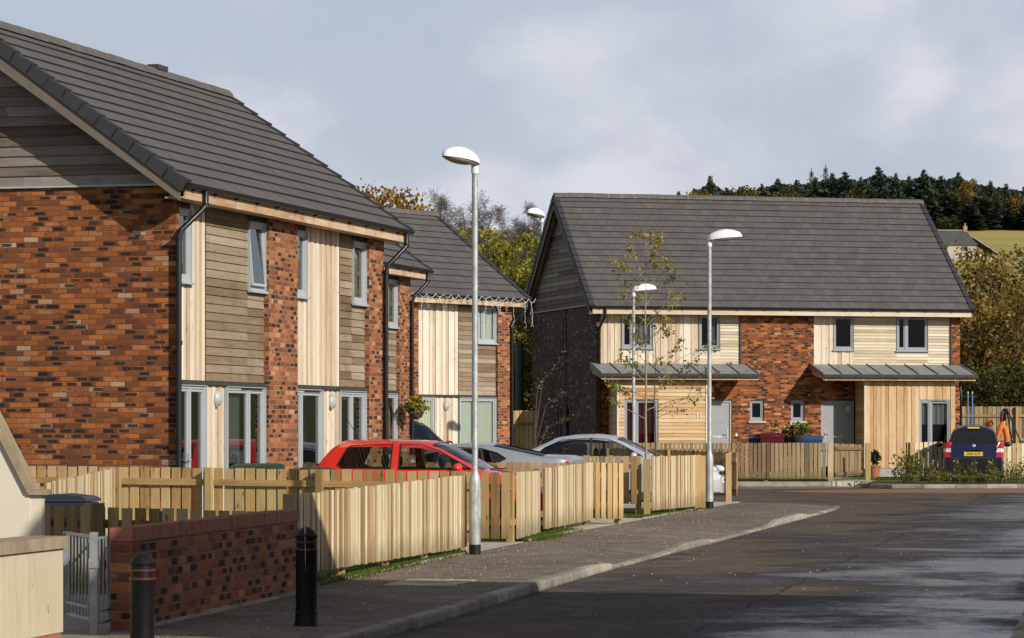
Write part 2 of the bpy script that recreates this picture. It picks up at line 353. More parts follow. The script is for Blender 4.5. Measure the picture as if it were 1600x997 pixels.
M['leaf_young'] = mat_leaf('young tree leaves', [(0, (.13, .13, .018)), (.5, (.28, .25, .035)), (1, (.46, .36, .08))])
M['needle'] = mat_leaf('conifer needles', [(0, (.016, .022, .017)), (.5, (.034, .050, .033)), (1, (.072, .092, .056))], .15)
M['grass_blade'] = mat_leaf('grass blades', [(0, (.045, .08, .010)), (.6, (.105, .145, .02)), (1, (.24, .23, .06))])
M['petal'] = mat_plain('white petals', (.75, .73, .68), .7)
# ------------------------------------------------------------------ mesh builder
class MB:
    def __init__(s): s.v = []; s.f = []; s.uv = []; s.r = []; s.mi = []; s.pieces = []
    def cut(s):
        """close the current piece: the next faces belong to another object"""
        if s.f:
            q = MB(); q.v, q.f, q.uv, q.r, q.mi = s.v, s.f, s.uv, s.r, s.mi; s.pieces.append(q)
            s.v = []; s.f = []; s.uv = []; s.r = []; s.mi = []
    def face(s, pts, uv=None, r=.5, m=0):
        pts = [tuple(p) for p in pts]; b = len(s.v); s.v += pts; s.f.append(tuple(range(b, b+len(pts))))
        if uv is None:
            n = Vector((0, 0, 0))
            for i in range(len(pts)):
                a = Vector(pts[i]); c = Vector(pts[(i+1) % len(pts)]); n += a.cross(c)
            ax = max(range(3), key=lambda k: abs(n[k]))
            uv = [(p[1], p[2]) if ax == 0 else (p[0], p[2]) if ax == 1 else (p[0], p[1]) for p in pts]
        s.uv += list(uv); s.r.append(r); s.mi.append(m)
    def idx(s, vs, faces, r=.5, m=0, uvs=None):
        b = len(s.v); s.v += [tuple(p) for p in vs]
        for f in faces:
            s.f.append(tuple(b+i for i in f)); s.r.append(r); s.mi.append(m)
            s.uv += [(vs[i][0]+vs[i][1], vs[i][2]) for i in f] if uvs is None else [uvs[i] for i in f]
    def box(s, x0, x1, y0, y1, z0, z1, r=None, m=0, grain=None, edge=None):
        if r is None: r = random.random()
        P = lambda a, b, c: ((x0, x1)[a], (y0, y1)[b], (z0, z1)[c])
        fs = [[(0,0,0),(0,1,0),(1,1,0),(1,0,0)], [(0,0,1),(1,0,1),(1,1,1),(0,1,1)], [(0,0,0),(1,0,0),(1,0,1),(0,0,1)],
              [(0,1,0),(0,1,1),(1,1,1),(1,1,0)], [(0,0,0),(0,0,1),(0,1,1),(0,1,0)], [(1,0,0),(1,1,0),(1,1,1),(1,0,1)]]
        for f in fs:
            pts = [P(*c) for c in f]; uv = None
            if grain:
                k = 'xyz'.index(grain); o = [i for i in range(3) if i != k]
                rngs = [max(p[i] for p in pts)-min(p[i] for p in pts) for i in o]
                q = o[0] if rngs[0] >= rngs[1] else o[1]
                uv = [(p[q], p[k]) for p in pts]
            s.face(pts, uv, r if edge is None or f[0][0] != f[2][0] or f[0][0] != f[1][0] else max(0, r+edge), m)
    def bar(s, p, q, w, h, r=None, m=0, up=(0, 0, 1)):
        if r is None: r = random.random()
        p = Vector(p); q = Vector(q); d = (q-p); L = d.length; d.normalize(); a = d.cross(Vector(up))
        if a.length < 1e-4: a = d.cross(Vector((0, 1, 0)))
        a.normalize(); b = a.cross(d)
        c = [(-w/2, -h/2), (w/2, -h/2), (w/2, h/2), (-w/2, h/2)]
        A = [p+a*i+b*j for i, j in c]; B = [q+a*i+b*j for i, j in c]
        for i in range(4):
            j = (i+1) % 4; ww = w if i % 2 == 0 else h
            s.face([A[i], A[j], B[j], B[i]], [(0, 0), (ww, 0), (ww, L), (0, L)], r, m)
        s.face(A[::-1], [(0, 0), (w, 0), (w, h), (0, h)], r, m); s.face(B, [(0, 0), (w, 0), (w, h), (0, h)], r, m)
    def tube(s, pts, rad, n=8, caps=True, r=.5, m=0):
        pts = [Vector(p) for p in pts]; rad = rad if isinstance(rad, (list, tuple)) else [rad]*len(pts)
        vs = []; prev = None
        for i, p in enumerate(pts):
            d = (pts[min(i+1, len(pts)-1)]-pts[max(i-1, 0)]).normalized()
            a = prev if prev is not None else (Vector((1, 0, 0)) if abs(d.x) < .8 else Vector((0, 1, 0)))
            a = (a-d*a.dot(d)).normalized(); prev = a; b = d.cross(a)
            for k in range(n):
                t = 2*math.pi*k/n; vs.append(p+(a*math.cos(t)+b*math.sin(t))*rad[i])
        fs = []
        for i in range(len(pts)-1):
            for k in range(n):
                fs.append((i*n+k, i*n+(k+1) % n, (i+1)*n+(k+1) % n, (i+1)*n+k))
        if caps: fs.append(tuple(range(n))[::-1]); fs.append(tuple((len(pts)-1)*n+k for k in range(n)))
        s.idx(vs, fs, r, m)
    def lathe(s, prof, n=20, c=(0, 0), r=.5, m=0):
        vs = []
        for rr, z in prof:
            for k in range(n):
                t = 2*math.pi*k/n; vs.append((c[0]+rr*math.cos(t), c[1]+rr*math.sin(t), z))
        fs = [(i*n+k, i*n+(k+1) % n, (i+1)*n+(k+1) % n, (i+1)*n+k) for i in range(len(prof)-1) for k in range(n)]
        if prof[-1][0] > 1e-4: fs.append(tuple((len(prof)-1)*n+k for k in range(n)))
        if prof[0][0] > 1e-4: fs.append(tuple(range(n))[::-1])
        s.idx(vs, fs, r, m)
    def ell(s, c, rx, ry, rz, nu=14, nv=9, r=.5, m=0, zmin=-1):
        vs = []
        for i in range(nv+1):
            a = -math.pi/2+math.pi*i/nv
            for k in range(nu):
                t = 2*math.pi*k/nu
                vs.append((c[0]+rx*math.cos(a)*math.cos(t), c[1]+ry*math.cos(a)*math.sin(t), c[2]+rz*max(zmin, math.sin(a))))
        fs = [(i*nu+k, i*nu+(k+1) % nu, (i+1)*nu+(k+1) % nu, (i+1)*nu+k) for i in range(nv) for k in range(nu)]
        s.idx(vs, fs, r, m)
    def prism(s, poly, axis, t0, t1, r=.5, m=0):
        def P(a, b, t): return (t, a, b) if axis == 'x' else (a, t, b) if axis == 'y' else (a, b, t)
        A = [P(a, b, t0) for a, b in poly]; B = [P(a, b, t1) for a, b in poly]
        s.face(A, None, r, m); s.face(B[::-1], None, r, m)
        for i in range(len(poly)):
            j = (i+1) % len(poly)
            e = math.dist(poly[i], poly[j])
            s.face([A[j], A[i], B[i], B[j]], [(0, t0), (e, t0), (e, t1), (0, t1)], r, m)
    def build(s, name, mats, parent=None, smooth=None):
        for q in s.pieces: q.build(name, mats, parent, smooth)
        me = bpy.data.meshes.new(name); me.from_pydata(s.v, [], s.f)
        if s.uv:
            l = me.uv_layers.new(name='UVMap'); l.data.foreach_set('uv', np.array(s.uv, dtype=np.float32).ravel())
        a = me.attributes.new('rnd', 'FLOAT', 'FACE'); a.data.foreach_set('value', np.array(s.r, dtype=np.float32))
        mats = mats if isinstance(mats, (list, tuple)) else [mats]
        for m in mats: me.materials.append(m if not isinstance(m, str) else M[m])
        me.polygons.foreach_set('material_index', np.array(s.mi, dtype=np.int32))
        if smooth is not None:
            bm = bmesh.new(); bm.from_mesh(me); bmesh.ops.recalc_face_normals(bm, faces=bm.faces); bm.to_mesh(me); bm.free()
            me.polygons.foreach_set('use_smooth', [True]*len(me.polygons)); me.set_sharp_from_angle(angle=R(smooth))
        me.update()
        o = bpy.data.objects.new(name, me); COL.objects.link(o)
        if parent: o.parent = parent
        return o

def tag(o, label=None, cat=None, group=None, kind=None):
    if label: o['label'] = label
    if cat: o['category'] = cat
    if group: o['group'] = group
    if kind: o['kind'] = kind
    return o
def thing(name, label, cat, loc=(0, 0, 0), rz=0, group=None):
    o = bpy.data.objects.new(name, None); COL.objects.link(o); o.location = loc; o.rotation_euler = (0, 0, rz)
    o.empty_display_size = .2
    return tag(o, label, cat, group)
def kids(o): return [c for c in COL.objects if c.parent == o]
def dup(o, loc, rz=None, label=None, scale=None, parent=None):
    c = o.copy(); COL.objects.link(c); c.parent = parent
    if loc is not None: c.location = loc
    if rz is not None: c.rotation_euler = (0, 0, rz)
    if scale is not None: c.scale = (scale,)*3 if not isinstance(scale, tuple) else scale
    if label: c['label'] = label
    for k in list(o.children): dup(k, None, parent=c)
    return c
def struct(o): o['kind'] = 'structure'; return o

def quads(name, C, A, B, rnd, mat, parent=None):
    """C centres, A,B half axes (N,3): one rhomb per row"""
    N = len(C); V = np.empty((N, 4, 3)); V[:, 0] = C+A; V[:, 1] = C+B; V[:, 2] = C-A; V[:, 3] = C-B
    me = bpy.data.meshes.new(name)
    me.vertices.add(N*4); me.vertices.foreach_set('co', V.astype(np.float32).ravel())
    me.loops.add(N*4); me.loops.foreach_set('vertex_index', np.arange(N*4, dtype=np.int32))
    me.polygons.add(N); me.polygons.foreach_set('loop_start', np.arange(0, N*4, 4, dtype=np.int32))
    me.polygons.foreach_set('loop_total', np.full(N, 4, dtype=np.int32))
    a = me.attributes.new('rnd', 'FLOAT', 'FACE'); a.data.foreach_set('value', np.clip(rnd, 0, 1).astype(np.float32))
    me.materials.append(M[mat]); me.update(calc_edges=True); me.validate()
    o = bpy.data.objects.new(name, me); COL.objects.link(o)
    if parent: o.parent = parent
    return o
def rand_axes(n, size, asp=.6, rng=RNG):
    d = rng.normal(size=(n, 3)); d /= np.linalg.norm(d, axis=1)[:, None]
    e = np.cross(d, rng.normal(size=(n, 3))); e /= np.linalg.norm(e, axis=1)[:, None]
    s = (size*(.6+.8*rng.random(n)))[:, None] if np.isscalar(size) else size[:, None]
    return d*s, e*s*asp
def leaf_cloud(ells, n, size, clump, per, seed):
    """leaf clumps gathered near the surfaces of ellipsoids (cx,cy,cz,rx,ry,rz)"""
    rng = np.random.default_rng(seed); C = []; Rn = []
    w = np.array([e[3]*e[4]+e[3]*e[5]+e[4]*e[5] for e in ells]); w /= w.sum()
    nc = max(1, n//per)
    for i in rng.choice(len(ells), nc, p=w):
        e = np.array(ells[i]); d = rng.normal(size=3); d /= np.linalg.norm(d)
        rr = (.55+.5*rng.random()**.6); c = e[:3]+d*e[3:]*rr
        k = int(per*(.5+rng.random())); C.append(c+rng.normal(size=(k, 3))*clump*np.array([1, 1, .75]))
        Rn.append(np.clip(rng.normal(.5, .2)+rng.normal(size=k)*.16+.12*d[2], 0, 1))
    C = np.concatenate(C); Rn = np.concatenate(Rn); A, B = rand_axes(len(C), size, .62, rng)
    return C, A, B, Rn
def limb_tubes(mb, base, h, r, spread, n, rng, sub=2, start=.35, m=0, rise=.55):
    pts = []; x, y, z = base
    for i in range(7):
        t = i/6; pts.append((x+rng.normal()*.03*h*t, y+rng.normal()*.03*h*t, z+h*t))
    mb.tube(pts, [r*(1-.85*i/6) for i in range(7)], 7)
    ends = []
    for k in range(n):
        t = start+(1-start)*rng.random(); i = int(t*6); a = Vector(pts[i]).lerp(Vector(pts[min(i+1, 6)]), t*6-i)
        an = rng.random()*6.283; L = spread*(1.15-t*.75)*(.7+.6*rng.random()); up = rise*(.6+.8*rng.random())
        d = Vector((math.cos(an), math.sin(an), up)); p1 = a+d*L*.5+Vector((0, 0, -.04*L)); p2 = a+d*L+Vector((0, 0, .15*L))
        rr = max(.006, r*(1-.85*t)*.55); mb.tube([a, p1, p2], [rr, rr*.6, rr*.2], 5, False); ends.append((a, p1, p2))
        for q in range(sub):
            s = p1.lerp(p2, rng.random()*.8); d2 = Vector((rng.normal(), rng.normal(), .4+rng.random())).normalized()
            e = s+d2*L*.45; mb.tube([s, s.lerp(e, .5)+Vector((0, 0, .03*L)), e], [rr*.4, rr*.28, rr*.12], 4, False); ends.append((s, s.lerp(e, .5), e))
    return ends
# ------------------------------------------------------------------ houses
def vboards(mb, x0, x1, z0, z1, y, w=.13, m=0, alt=.016, gap=.007):
    n = max(1, round((x1-x0)/w)); w = (x1-x0)/n
    for i in range(n):
        o = alt if i % 2 else 0; j = random.uniform(0, .004)
        mb.box(x0+i*w+gap/2, x0+(i+1)*w-gap/2, y+o+j, y+.035, z0, z1, m=m, grain='z')
def hboards(mb, x0, x1, z0, z1, y, p=.128, m=0, lap=.022):
    n = max(1, math.ceil((z1-z0)/p-.12))
    for i in range(n):
        a = z0+i*p; b = min(a+p+.004, z1); xs = [x0]
        while xs[-1] < x1-1e-4: xs.append(min(x1, xs[-1]+random.choice([2.4, 3.2, 9])))
        if xs[-1]-xs[-2] < .35 and len(xs) > 2: xs.pop(-2)
        for c, d in zip(xs, xs[1:]):
            r = random.random(); d -= .003 if d < x1 else 0; j = random.uniform(-.002, .002)
            P = [(c, y+j, a), (d, y+j, a), (d, y+lap, b), (c, y+lap, b)]
            mb.face(P, [(q[2], q[0]) for q in P], r, m)
            Q = [(c, y+.035, a), (d, y+.035, a), (d, y+j, a), (c, y+j, a)]
            mb.face(Q, [(q[1], q[0]) for q in Q], r, m)

def add_window(root, x0, x1, z0, z1, mulls=(), frame='frame', yd=.10, curtain=None, sill=True, tilt=False, vent=False,
               handle=False, kind='window', glass='glass', jamb=True, cutdown=1, side=1, cpos=.1):
    fb = MB(); fw = .055
    if jamb:
        for a in ((x0, x0+.012, z0, z1), (x1-.012, x1, z0, z1), (x0+.012, x1-.012, z1-.012, z1)):
            fb.box(a[0], a[1], yd-.058, yd-.031, a[2], a[3])
    fb.box(x0, x0+fw, yd-.03, yd+.05, z0, z1); fb.box(x1-fw, x1, yd-.03, yd+.05, z0, z1)
    fb.box(x0+fw, x1-fw, yd-.028, yd+.05, z1-fw, z1); fb.box(x0+fw, x1-fw, yd-.028, yd+.05, z0, z0+fw*1.3)
    xs = [x0+fw]+[x0+(x1-x0)*m for m in mulls]+[x1-fw]
    for m in xs[1:-1]: fb.box(m-.035, m+.035, yd-.029, yd+.05, z0+fw*1.3, z1-fw)
    if vent: fb.box(x1-.62*(x1-x0) if len(xs) > 2 else x0+.2, x1-.12, yd-.038, yd-.029, z1-.045, z1-.02, m=1)
    w = fb.build(kind, [frame, 'black'], root)
    zl, zh = z0+fw*1.3, z1-fw
    for i in range(len(xs)-1):
        a = xs[i]+(.035 if i else 0); b = xs[i+1]-(.035 if i < len(xs)-2 else 0)
        sb = MB(); sw = .042
        sb.box(a, a+sw, yd-.012, yd+.03, zl, zh); sb.box(b-sw, b, yd-.012, yd+.03, zl, zh)
        sb.box(a+sw, b-sw, yd-.011, yd+.03, zh-sw, zh); sb.box(a+sw, b-sw, yd-.011, yd+.03, zl, zl+sw)
        sh = sb.build('sash', frame, w)
        pb = MB(); pb.face([(a+sw, yd+.012, zl+sw), (b-sw, yd+.012, zl+sw), (b-sw, yd+.012, zh-sw), (a+sw, yd+.012, zh-sw)])
        pn = pb.build('pane', glass, w)
        if tilt:
            for o in (sh, pn):
                me = o.data
                for v in me.vertices: v.co.y -= (zh-v.co.z)/(zh-zl)*.075
        if handle and i == 0:
            hb = MB(); hx = b-.03
            hb.box(hx-.012, hx+.012, yd-.025, yd-.0125, 1.0, 1.22); hb.tube([(hx, yd-.03, 1.12), (hx, yd-.07, 1.12), (hx-.11, yd-.075, 1.12)], .011, 6)
            hb.build('handle', 'galv', w)
    if curtain:
        cb = MB(); mat, zf, cx0, cx1 = curtain if isinstance(curtain, tuple) else (curtain, 0, 0, 1)
        n = 28; ca = x0+fw+(x1-x0-2*fw)*cx0; cb_ = x0+fw+(x1-x0-2*fw)*cx1; zb = zl+(zh-zl)*zf
        for i in range(n):
            u = ca+(cb_-ca)*i/n; v = ca+(cb_-ca)*(i+1)/n; fy = lambda t: yd+cpos+.025*math.sin(t*38)
            cb.face([(u, fy(u), zb), (v, fy(v), zb), (v, fy(v), zh), (u, fy(u), zh)])
        cb.build('blind' if 'blind' in mat else 'curtain', mat, w)
    if sill:
        s_ = MB(); s_.box(x0-.03, x1+.03, yd-.1, yd-.03, z0-.035, z0); s_.build('sill', frame if sill is True else sill, w)
    return w

def add_roof(root, L, D, ze, zf, pitch, ov, ovl, ovr, fasc='fascia', gable=True):
    p = R(pitch); ca, sa = math.cos(p), math.sin(p); run = D/2+ov; sl = run/ca
    zr = ze+run*math.tan(p)
    def S(x, s, h, back):
        y = -ov+s*ca-h*sa; z = ze+s*sa+h*ca
        return (x, D-y, z) if back else (x, y, z)
    N = round(sl/.33); g = sl/N
    xs = list(np.linspace(-ovl, L+ovr, max(4, int(L/1.1))))
    rb = MB()
    for back in (0, 1):
        for k in range(N):
            s0, s1 = k*g-(.035 if k == 0 else 0), (k+1)*g+.04
            if k == N-1: s1 = (k+1)*g
            hh = [.052+random.uniform(-.004, .004) for _ in xs]
            for i in range(len(xs)-1):
                a, b = xs[i], xs[i+1]
                q = [S(a, s0, hh[i], back), S(b, s0, hh[i+1], back), S(b, s1, .022, back), S(a, s1, .022, back)]
                uv = [(a, s0), (b, s0), (b, s1), (a, s1)]
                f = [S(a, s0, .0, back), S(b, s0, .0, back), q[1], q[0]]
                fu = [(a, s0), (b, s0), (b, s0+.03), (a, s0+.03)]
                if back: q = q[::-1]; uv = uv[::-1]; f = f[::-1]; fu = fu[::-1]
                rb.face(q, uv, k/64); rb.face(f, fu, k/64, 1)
    roof = rb.build('roof', ['tile', 'tile_edge_shadow'], root)
    vb = MB()
    for back in (0, 1):
        for x0, x1 in ((-ovl-.025, -ovl+.13), (L+ovr-.13, L+ovr+.025)):
            vb.cut()
            for k in range(N):
                s0, s1 = k*g-.03, (k+1)*g+.0
                lo = -.11
                P = [S(x0, s0, lo, back), S(x1, s0, lo, back), S(x1, s1, lo, back), S(x0, s1, lo, back),
                     S(x0, s0, .088, back), S(x1, s0, .088, back), S(x1, s1, .052, back), S(x0, s1, .052, back)]
                for f in ((0, 3, 2, 1), (4, 5, 6, 7), (0, 1, 5, 4), (1, 2, 6, 5), (2, 3, 7, 6), (3, 0, 4, 7)):
                    vb.face([P[i] for i in f], r=random.random())
    vb.build('verge_trim', 'verge', roof)
    cb = MB(); n = round((L+ovl+ovr)/.45); w = (L+ovl+ovr)/n
    prof = [(-.15, -.075), (-.115, .0), (-.06, .055), (0, .075), (.06, .055), (.115, 0), (.15, -.075)]
    for i in range(n):
        a = -ovl+i*w; dz = random.uniform(-.006, .006)
        cb.prism([(D/2+y, zr+.045+z+dz) for y, z in prof], 'x', a+.008, a+w-.008)
        cb.prism([(D/2+y*.96, zr+.04+z*.97) for y, z in prof], 'x', a+w-.0081, a+w+.0081, m=1)
    cb.build('ridge_cap', ['ridge', 'mortar'], roof)
    # soffits + bargeboards + fascia
    sb = MB(); x0, x1 = -ovl+.04, L+ovr-.04
    for back in (0, 1):
        a, b, c, d = S(x0, .03, -.03, back), S(x1, .03, -.03, back), S(x1, sl, -.03, back), S(x0, sl, -.03, back)
        sb.face([a, b, c, d], [(0, 0), (0, L), (sl, L), (sl, 0)])
    sb.box(x0, x1, -ov+.031, .0, zf+.012, zf+.03, grain='x')
    sb.build('soffit', 'fascia', root)
    fb = MB(); fb.box(x0+.04, L*.48, -ov, -ov+.03, zf, ze-.005, .35, grain='x'); fb.box(L*.48+.003, x1-.04, -ov, -ov+.03, zf, ze-.005, .6, grain='x')
    fb.box(x0+.04, x1-.04, D+ov-.03, D+ov, zf, ze-.005, grain='x')
    fb.build('fascia', fasc, root)
    for x in (-ovl, L+ovr-.03):
        for back in (0, 1):
            bb = MB(); y0 = .0; P = []
            for (xx, s, h) in ((x, -.0, -.105), (x, sl, -.105), (x, sl, -.30), (x, .0, -.30)): P.append(S(xx, s, h, back))
            P[3] = (x, P[0][1], zf-.03); 
            Q = [(q[0]+.03, q[1], q[2]) for q in P]
            for f, uv in (((P[0], P[1], P[2], P[3]), None), ((Q[3], Q[2], Q[1], Q[0]), None), ((P[3], P[2], Q[2], Q[3]), None), ((P[0], P[3], Q[3], Q[0]), None), ((P[0], Q[0], Q[1], P[1]), None)):
                uu = []
                for v in f:
                    t = (v[1] if not back else D-v[1]); s_ = (t+ov)/ca; uu.append(((v[2]-ze-s_*sa)+(v[0]-x), s_))
                bb.face(f, uu, .3+.3*back)
            bb.build('bargeboard', 'barge', root)
    gb = MB(); cy, cz, r = -ov-.055, ze+.0, .062
    arc = [(cy+r*math.cos(t), cz+r*math.sin(t)) for t in np.linspace(math.pi, 2*math.pi, 9)]
    arc2 = [(cy+(r-.008)*math.cos(t), cz+(r-.008)*math.sin(t)) for t in np.linspace(2*math.pi, math.pi, 9)]
    gb.prism(arc+arc2, 'x', -ovl+.02, L+ovr-.02)
    for x in (-ovl+.02, L+ovr-.02): gb.prism(arc, 'x', x-.006, x+.006)
    x = -ovl+.3
    while x < L+ovr-.2: gb.box(x, x+.03, cy-.01, -ov-.001, ze-.085, ze-.05); x += .9
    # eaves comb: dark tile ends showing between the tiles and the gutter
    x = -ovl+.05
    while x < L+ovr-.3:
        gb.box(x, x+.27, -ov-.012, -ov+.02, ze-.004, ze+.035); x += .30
    gb.build('gutter', 'black', root)
    return zr

def downpipe(root, x, ov, ze, dx=0, z0=0.0, y=-.065):
    b = MB(); yg = -ov-.055
    b.tube([(x, yg, ze-.03), (x, yg, ze-.26), (x+dx*.25, yg+.03, ze-.33), (x+dx*.9, y-.03, ze-.62), (x+dx, y, ze-.72), (x+dx, y, z0)], 0.040, 10)
    for z in (ze-.26, ze-.74, (ze-.8)*.66, (ze-.8)*.33, .45):
        xx, yy = (x, yg) if z > ze-.3 else (x+dx, y)
        b.lathe([(.038, z-.03), (.052, z-.03), (.052, z+.03), (.038, z+.03)], 10, (xx, yy))
        if z < ze-.3: b.box(xx-.06, xx+.06, yy+.03, yy+.064, z-.015, z+.015)
    return b.build('downpipe', 'black', root, 40)

def wall_lamp(root, x, z, y):
    b = MB(); v = []
    for rr, d in ((.0, -.085), (.05, -.08), (.085, -.055), (.10, -.03), (.115, -.03), (.115, 0), ):
        v.append((rr, d))
    n = 18; vs = []; 
    for rr, d in v:
        for k in range(n):
            t = 2*math.pi*k/n; vs.append((x+rr*math.cos(t), y+d, z+rr*1.15*math.sin(t)))
    fs = [(i*n+k, i*n+(k+1) % n, (i+1)*n+(k+1) % n, (i+1)*n+k) for i in range(len(v)-1) for k in range(n)]
    b.idx(vs, fs); return b.build('wall_lamp', 'bulkhead', root, 40)

def shell(root, L, D, zc, ze, pitch, ov, brick='brick', gclad='gable_clad', gp=.15, slits=(), gable_mat=None):
    """gable walls, rear wall and clad gable triangles"""
    b = MB(); 
    def gable(x0, x1, holes=()):
        if not holes: b.box(x0, x1, 0, D, -.3, zc); return
        cur = 0
        for (ya, yb, za, zb) in sorted(holes):
            b.box(x0, x1, cur, ya, -.3, zc); b.box(x0, x1, ya, yb, -.3, za); b.box(x0, x1, ya, yb, zb, zc); cur = yb
        b.box(x0, x1, cur, D, -.3, zc)
    gable(0, .1, slits)
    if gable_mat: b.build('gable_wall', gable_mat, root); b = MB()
    gable(L-.1, L)
    b.box(.1, L-.1, D-.1, D, -.3, zc)
    wall = b.build('wall', brick, root)
    t = math.tan(R(pitch)); yf = lambda z: max(0, (z-ze)/t-ov)
    zr = ze+(D/2+ov)*t; g = MB()
    for x, sgn in ((0, -1), (L, 1)):
        g.cut(); z = zc+.02
        while z < zr-.15:
            z2 = z+gp+.004; a, c = max(yf(z), 0)+.02, max(yf(z2), 0)+.02
            if D/2-c < .05: break
            xa = x+sgn*.045; xb = x+sgn*.022
            segs = [(0, 1)] if random.random() < .6 else [(0, q := random.uniform(.25, .75)), (q, 1)]
            for s0, s1 in segs:
                Y = lambda lo, s: lo+(D-2*lo)*s
                P = [(xa, Y(a, s0), z), (xa, Y(a, s1)-.003, z), (xb, Y(c, s1)-.003, z2), (xb, Y(c, s0), z2)]
                r = random.random(); uv = [(p[2], p[1]) for p in P]
                Q = [(x, P[0][1], z), (x, P[1][1], z), P[1], P[0]]
                if sgn < 0: g.face(P[::-1], uv[::-1], r); g.face(Q[::-1], [(q[0], q[1]) for q in Q[::-1]], r)
                else: g.face(P, uv, r); g.face(Q, [(q[0], q[1]) for q in Q], r)
            z += gp
    g.build('gable_cladding', gclad, root)
    f = MB(); f.box(-.05, .0, .0, D, zc-.012, zc+.018); f.build('flashing', 'frame', root)
    i = MB(); i.box(.12, L-.12, .3, D-.12, 2.42, 2.5); i.box(.12, L-.12, .12, D-.12, .02, .06)
    i.box(.12, L-.12, 2.2, 2.26, .06, 2.42); i.box(.12, L-.12, 2.2, 2.26, 2.5, ze-.1); i.box(.12, L-.12, .12, D-.12, ze-.12, ze-.08)
    for x in np.linspace(0, L, 5)[1:-1]: i.box(x-.04, x+.04, .3, 2.2, .06, 2.42); i.box(x-.04, x+.04, .3, 2.2, 2.5, ze-.12)
    i.build('interior', 'room', root)
    return wall

def terrace(label, O, rz, group, far_pipe=True, near_pipe=True):
    L, D, ze, zf, pitch, ov = 9.95, 6.2, 5.04, 4.83, 36, .30
    root = thing('terraced_house', label, 'house', O, rz, group)
    shell(root, L, D, 5.07, ze, pitch, ov, gp=.145)
    add_roof(root, L, D, ze, zf, pitch, ov, .48, .5)
    b = MB(); zt = 5.0
    b.box(.1, .12, 0, .1, -.3, zt); b.cut(); b.box(3.97, 5.33, 0, .2, -.3, zt); b.cut(); b.box(9.11, 9.85, 0, .2, -.3, zt); b.cut()
    b.box(.12, L-.12, .02, .12, -.3, .04)
    b.build('wall', 'brick_front', root)
    v = MB(); h = MB(); y = .075; zl, zc = 2.28, 4.9
    vboards(v, .12, .76, zl, 3.66, y); vboards(v, .76, 1.37, zl, zc, y); v.cut()
    vboards(v, 5.33, 5.97, zl, 3.66, y); vboards(v, 5.97, 7.69, zl, zc, y); v.cut()
    vboards(v, 1.40, 2.24, .06, 2.21, y+.01); v.cut(); vboards(v, 6.80, 7.69, .06, 2.21, y+.01)
    v.build('vertical_cladding', 'larch', root)
    hboards(h, 1.39, 3.22, zl, zc, y); hboards(h, 3.22, 3.965, zl, 3.66, y); h.cut()
    hboards(h, 7.71, 8.39, zl, zc, y); hboards(h, 8.39, 9.11, zl, 3.66, y)
    h.build('horizontal_cladding', 'grey_clad', root)
    k = MB()
    for a, c in ((.12, 1.37), (1.38, 2.25), (2.26, 3.965), (5.33, 6.78), (6.785, 7.69), (7.70, 9.11)):
        if a == 5.33: k.cut()
        k.box(a, c, .045 if c-a < 1 else .055, .13, 2.215, 2.272)
    for a, c in ((.12, .76), (3.22, 3.965), (5.33, 5.97), (8.39, 9.11)): k.cut(); k.box(a, c, .08, .14, 4.76, 5.0)
    for x in (1.38, 7.70): k.cut(); k.box(x-.008, x+.008, .07, .11, zl, zc)
    k.build('flashing', 'lead', root)
    bk = MB(); bk.box(.12, 3.965, .115, .13, 2.275, 3.69); bk.box(5.33, 9.11, .116, .13, 2.275, 3.69); bk.box(.76, 3.22, .115, .13, 3.69, 4.99)
    bk.box(5.97, 8.39, .115, .13, 3.69, 4.99); bk.box(1.38, 2.24, .125, .14, .05, 2.2); bk.box(6.79, 7.7, .125, .14, .05, 2.2)
    bk.build('backing', 'room', root)
    add_window(root, .12, .76, 3.70, 4.76, curtain=('curtain', 0, 0, .45)); add_window(root, 3.22, 3.965, 3.70, 4.76, tilt=True)
    add_window(root, 5.33, 5.97, 3.70, 4.76, curtain=('curtain', 0, .5, 1)); add_window(root, 8.39, 9.11, 3.70, 4.76, curtain='curtain')
    add_window(root, .12, 1.37, .06, 2.21, (.5,), handle=True, sill=False, kind='patio_door')
    add_window(root, 2.26, 3.96, .06, 2.21, (.6,), sill=False, vent=True, kind='patio_door', curtain=('curtain', .45, .1, .55))
    add_window(root, 5.33, 6.78, .06, 2.21, (.3,), sill=False, vent=True, kind='patio_door')
    add_window(root, 7.70, 9.11, .06, 2.21, (.5,), handle=True, sill=False, kind='patio_door', curtain=('curtain', 0, 0, .3))
    wall_lamp(root, 1.86, 2.02, y+.01); wall_lamp(root, 7.28, 2.02, y+.01)
    if near_pipe: downpipe(root, .26, ov, ze, -.32)
    if far_pipe: downpipe(root, L+.2, ov, ze, -.28)
    vt = MB(); vt.box(6.9, 7.35, D/2-.1, D/2+.1, 7.60, 7.68); vt.build('roof_vent', 'verge', root)
    return root
# ------------------------------------------------------------------ cars
def smooth_poly(pts, L, sig=.05):
    x = np.linspace(-.5, L+.5, 1200); y = np.interp(x, [p[0] for p in pts], [p[1] for p in pts])
    d = x[1]-x[0]; k = np.exp(-.5*(np.arange(-60, 61)*d/sig)**2); k /= k.sum()
    y = np.convolve(np.pad(y, 60, mode='edge'), k, 'valid')
    return lambda q: float(np.interp(q, x, y))

def inside(poly, x, z):
    c = False; n = len(poly)
    for i in range(n):
        (x1, z1), (x2, z2) = poly[i], poly[i-1]
        if (z1 > z) != (z2 > z) and x < (x2-x1)*(z-z1)/(z2-z1)+x1: c = not c
    return c

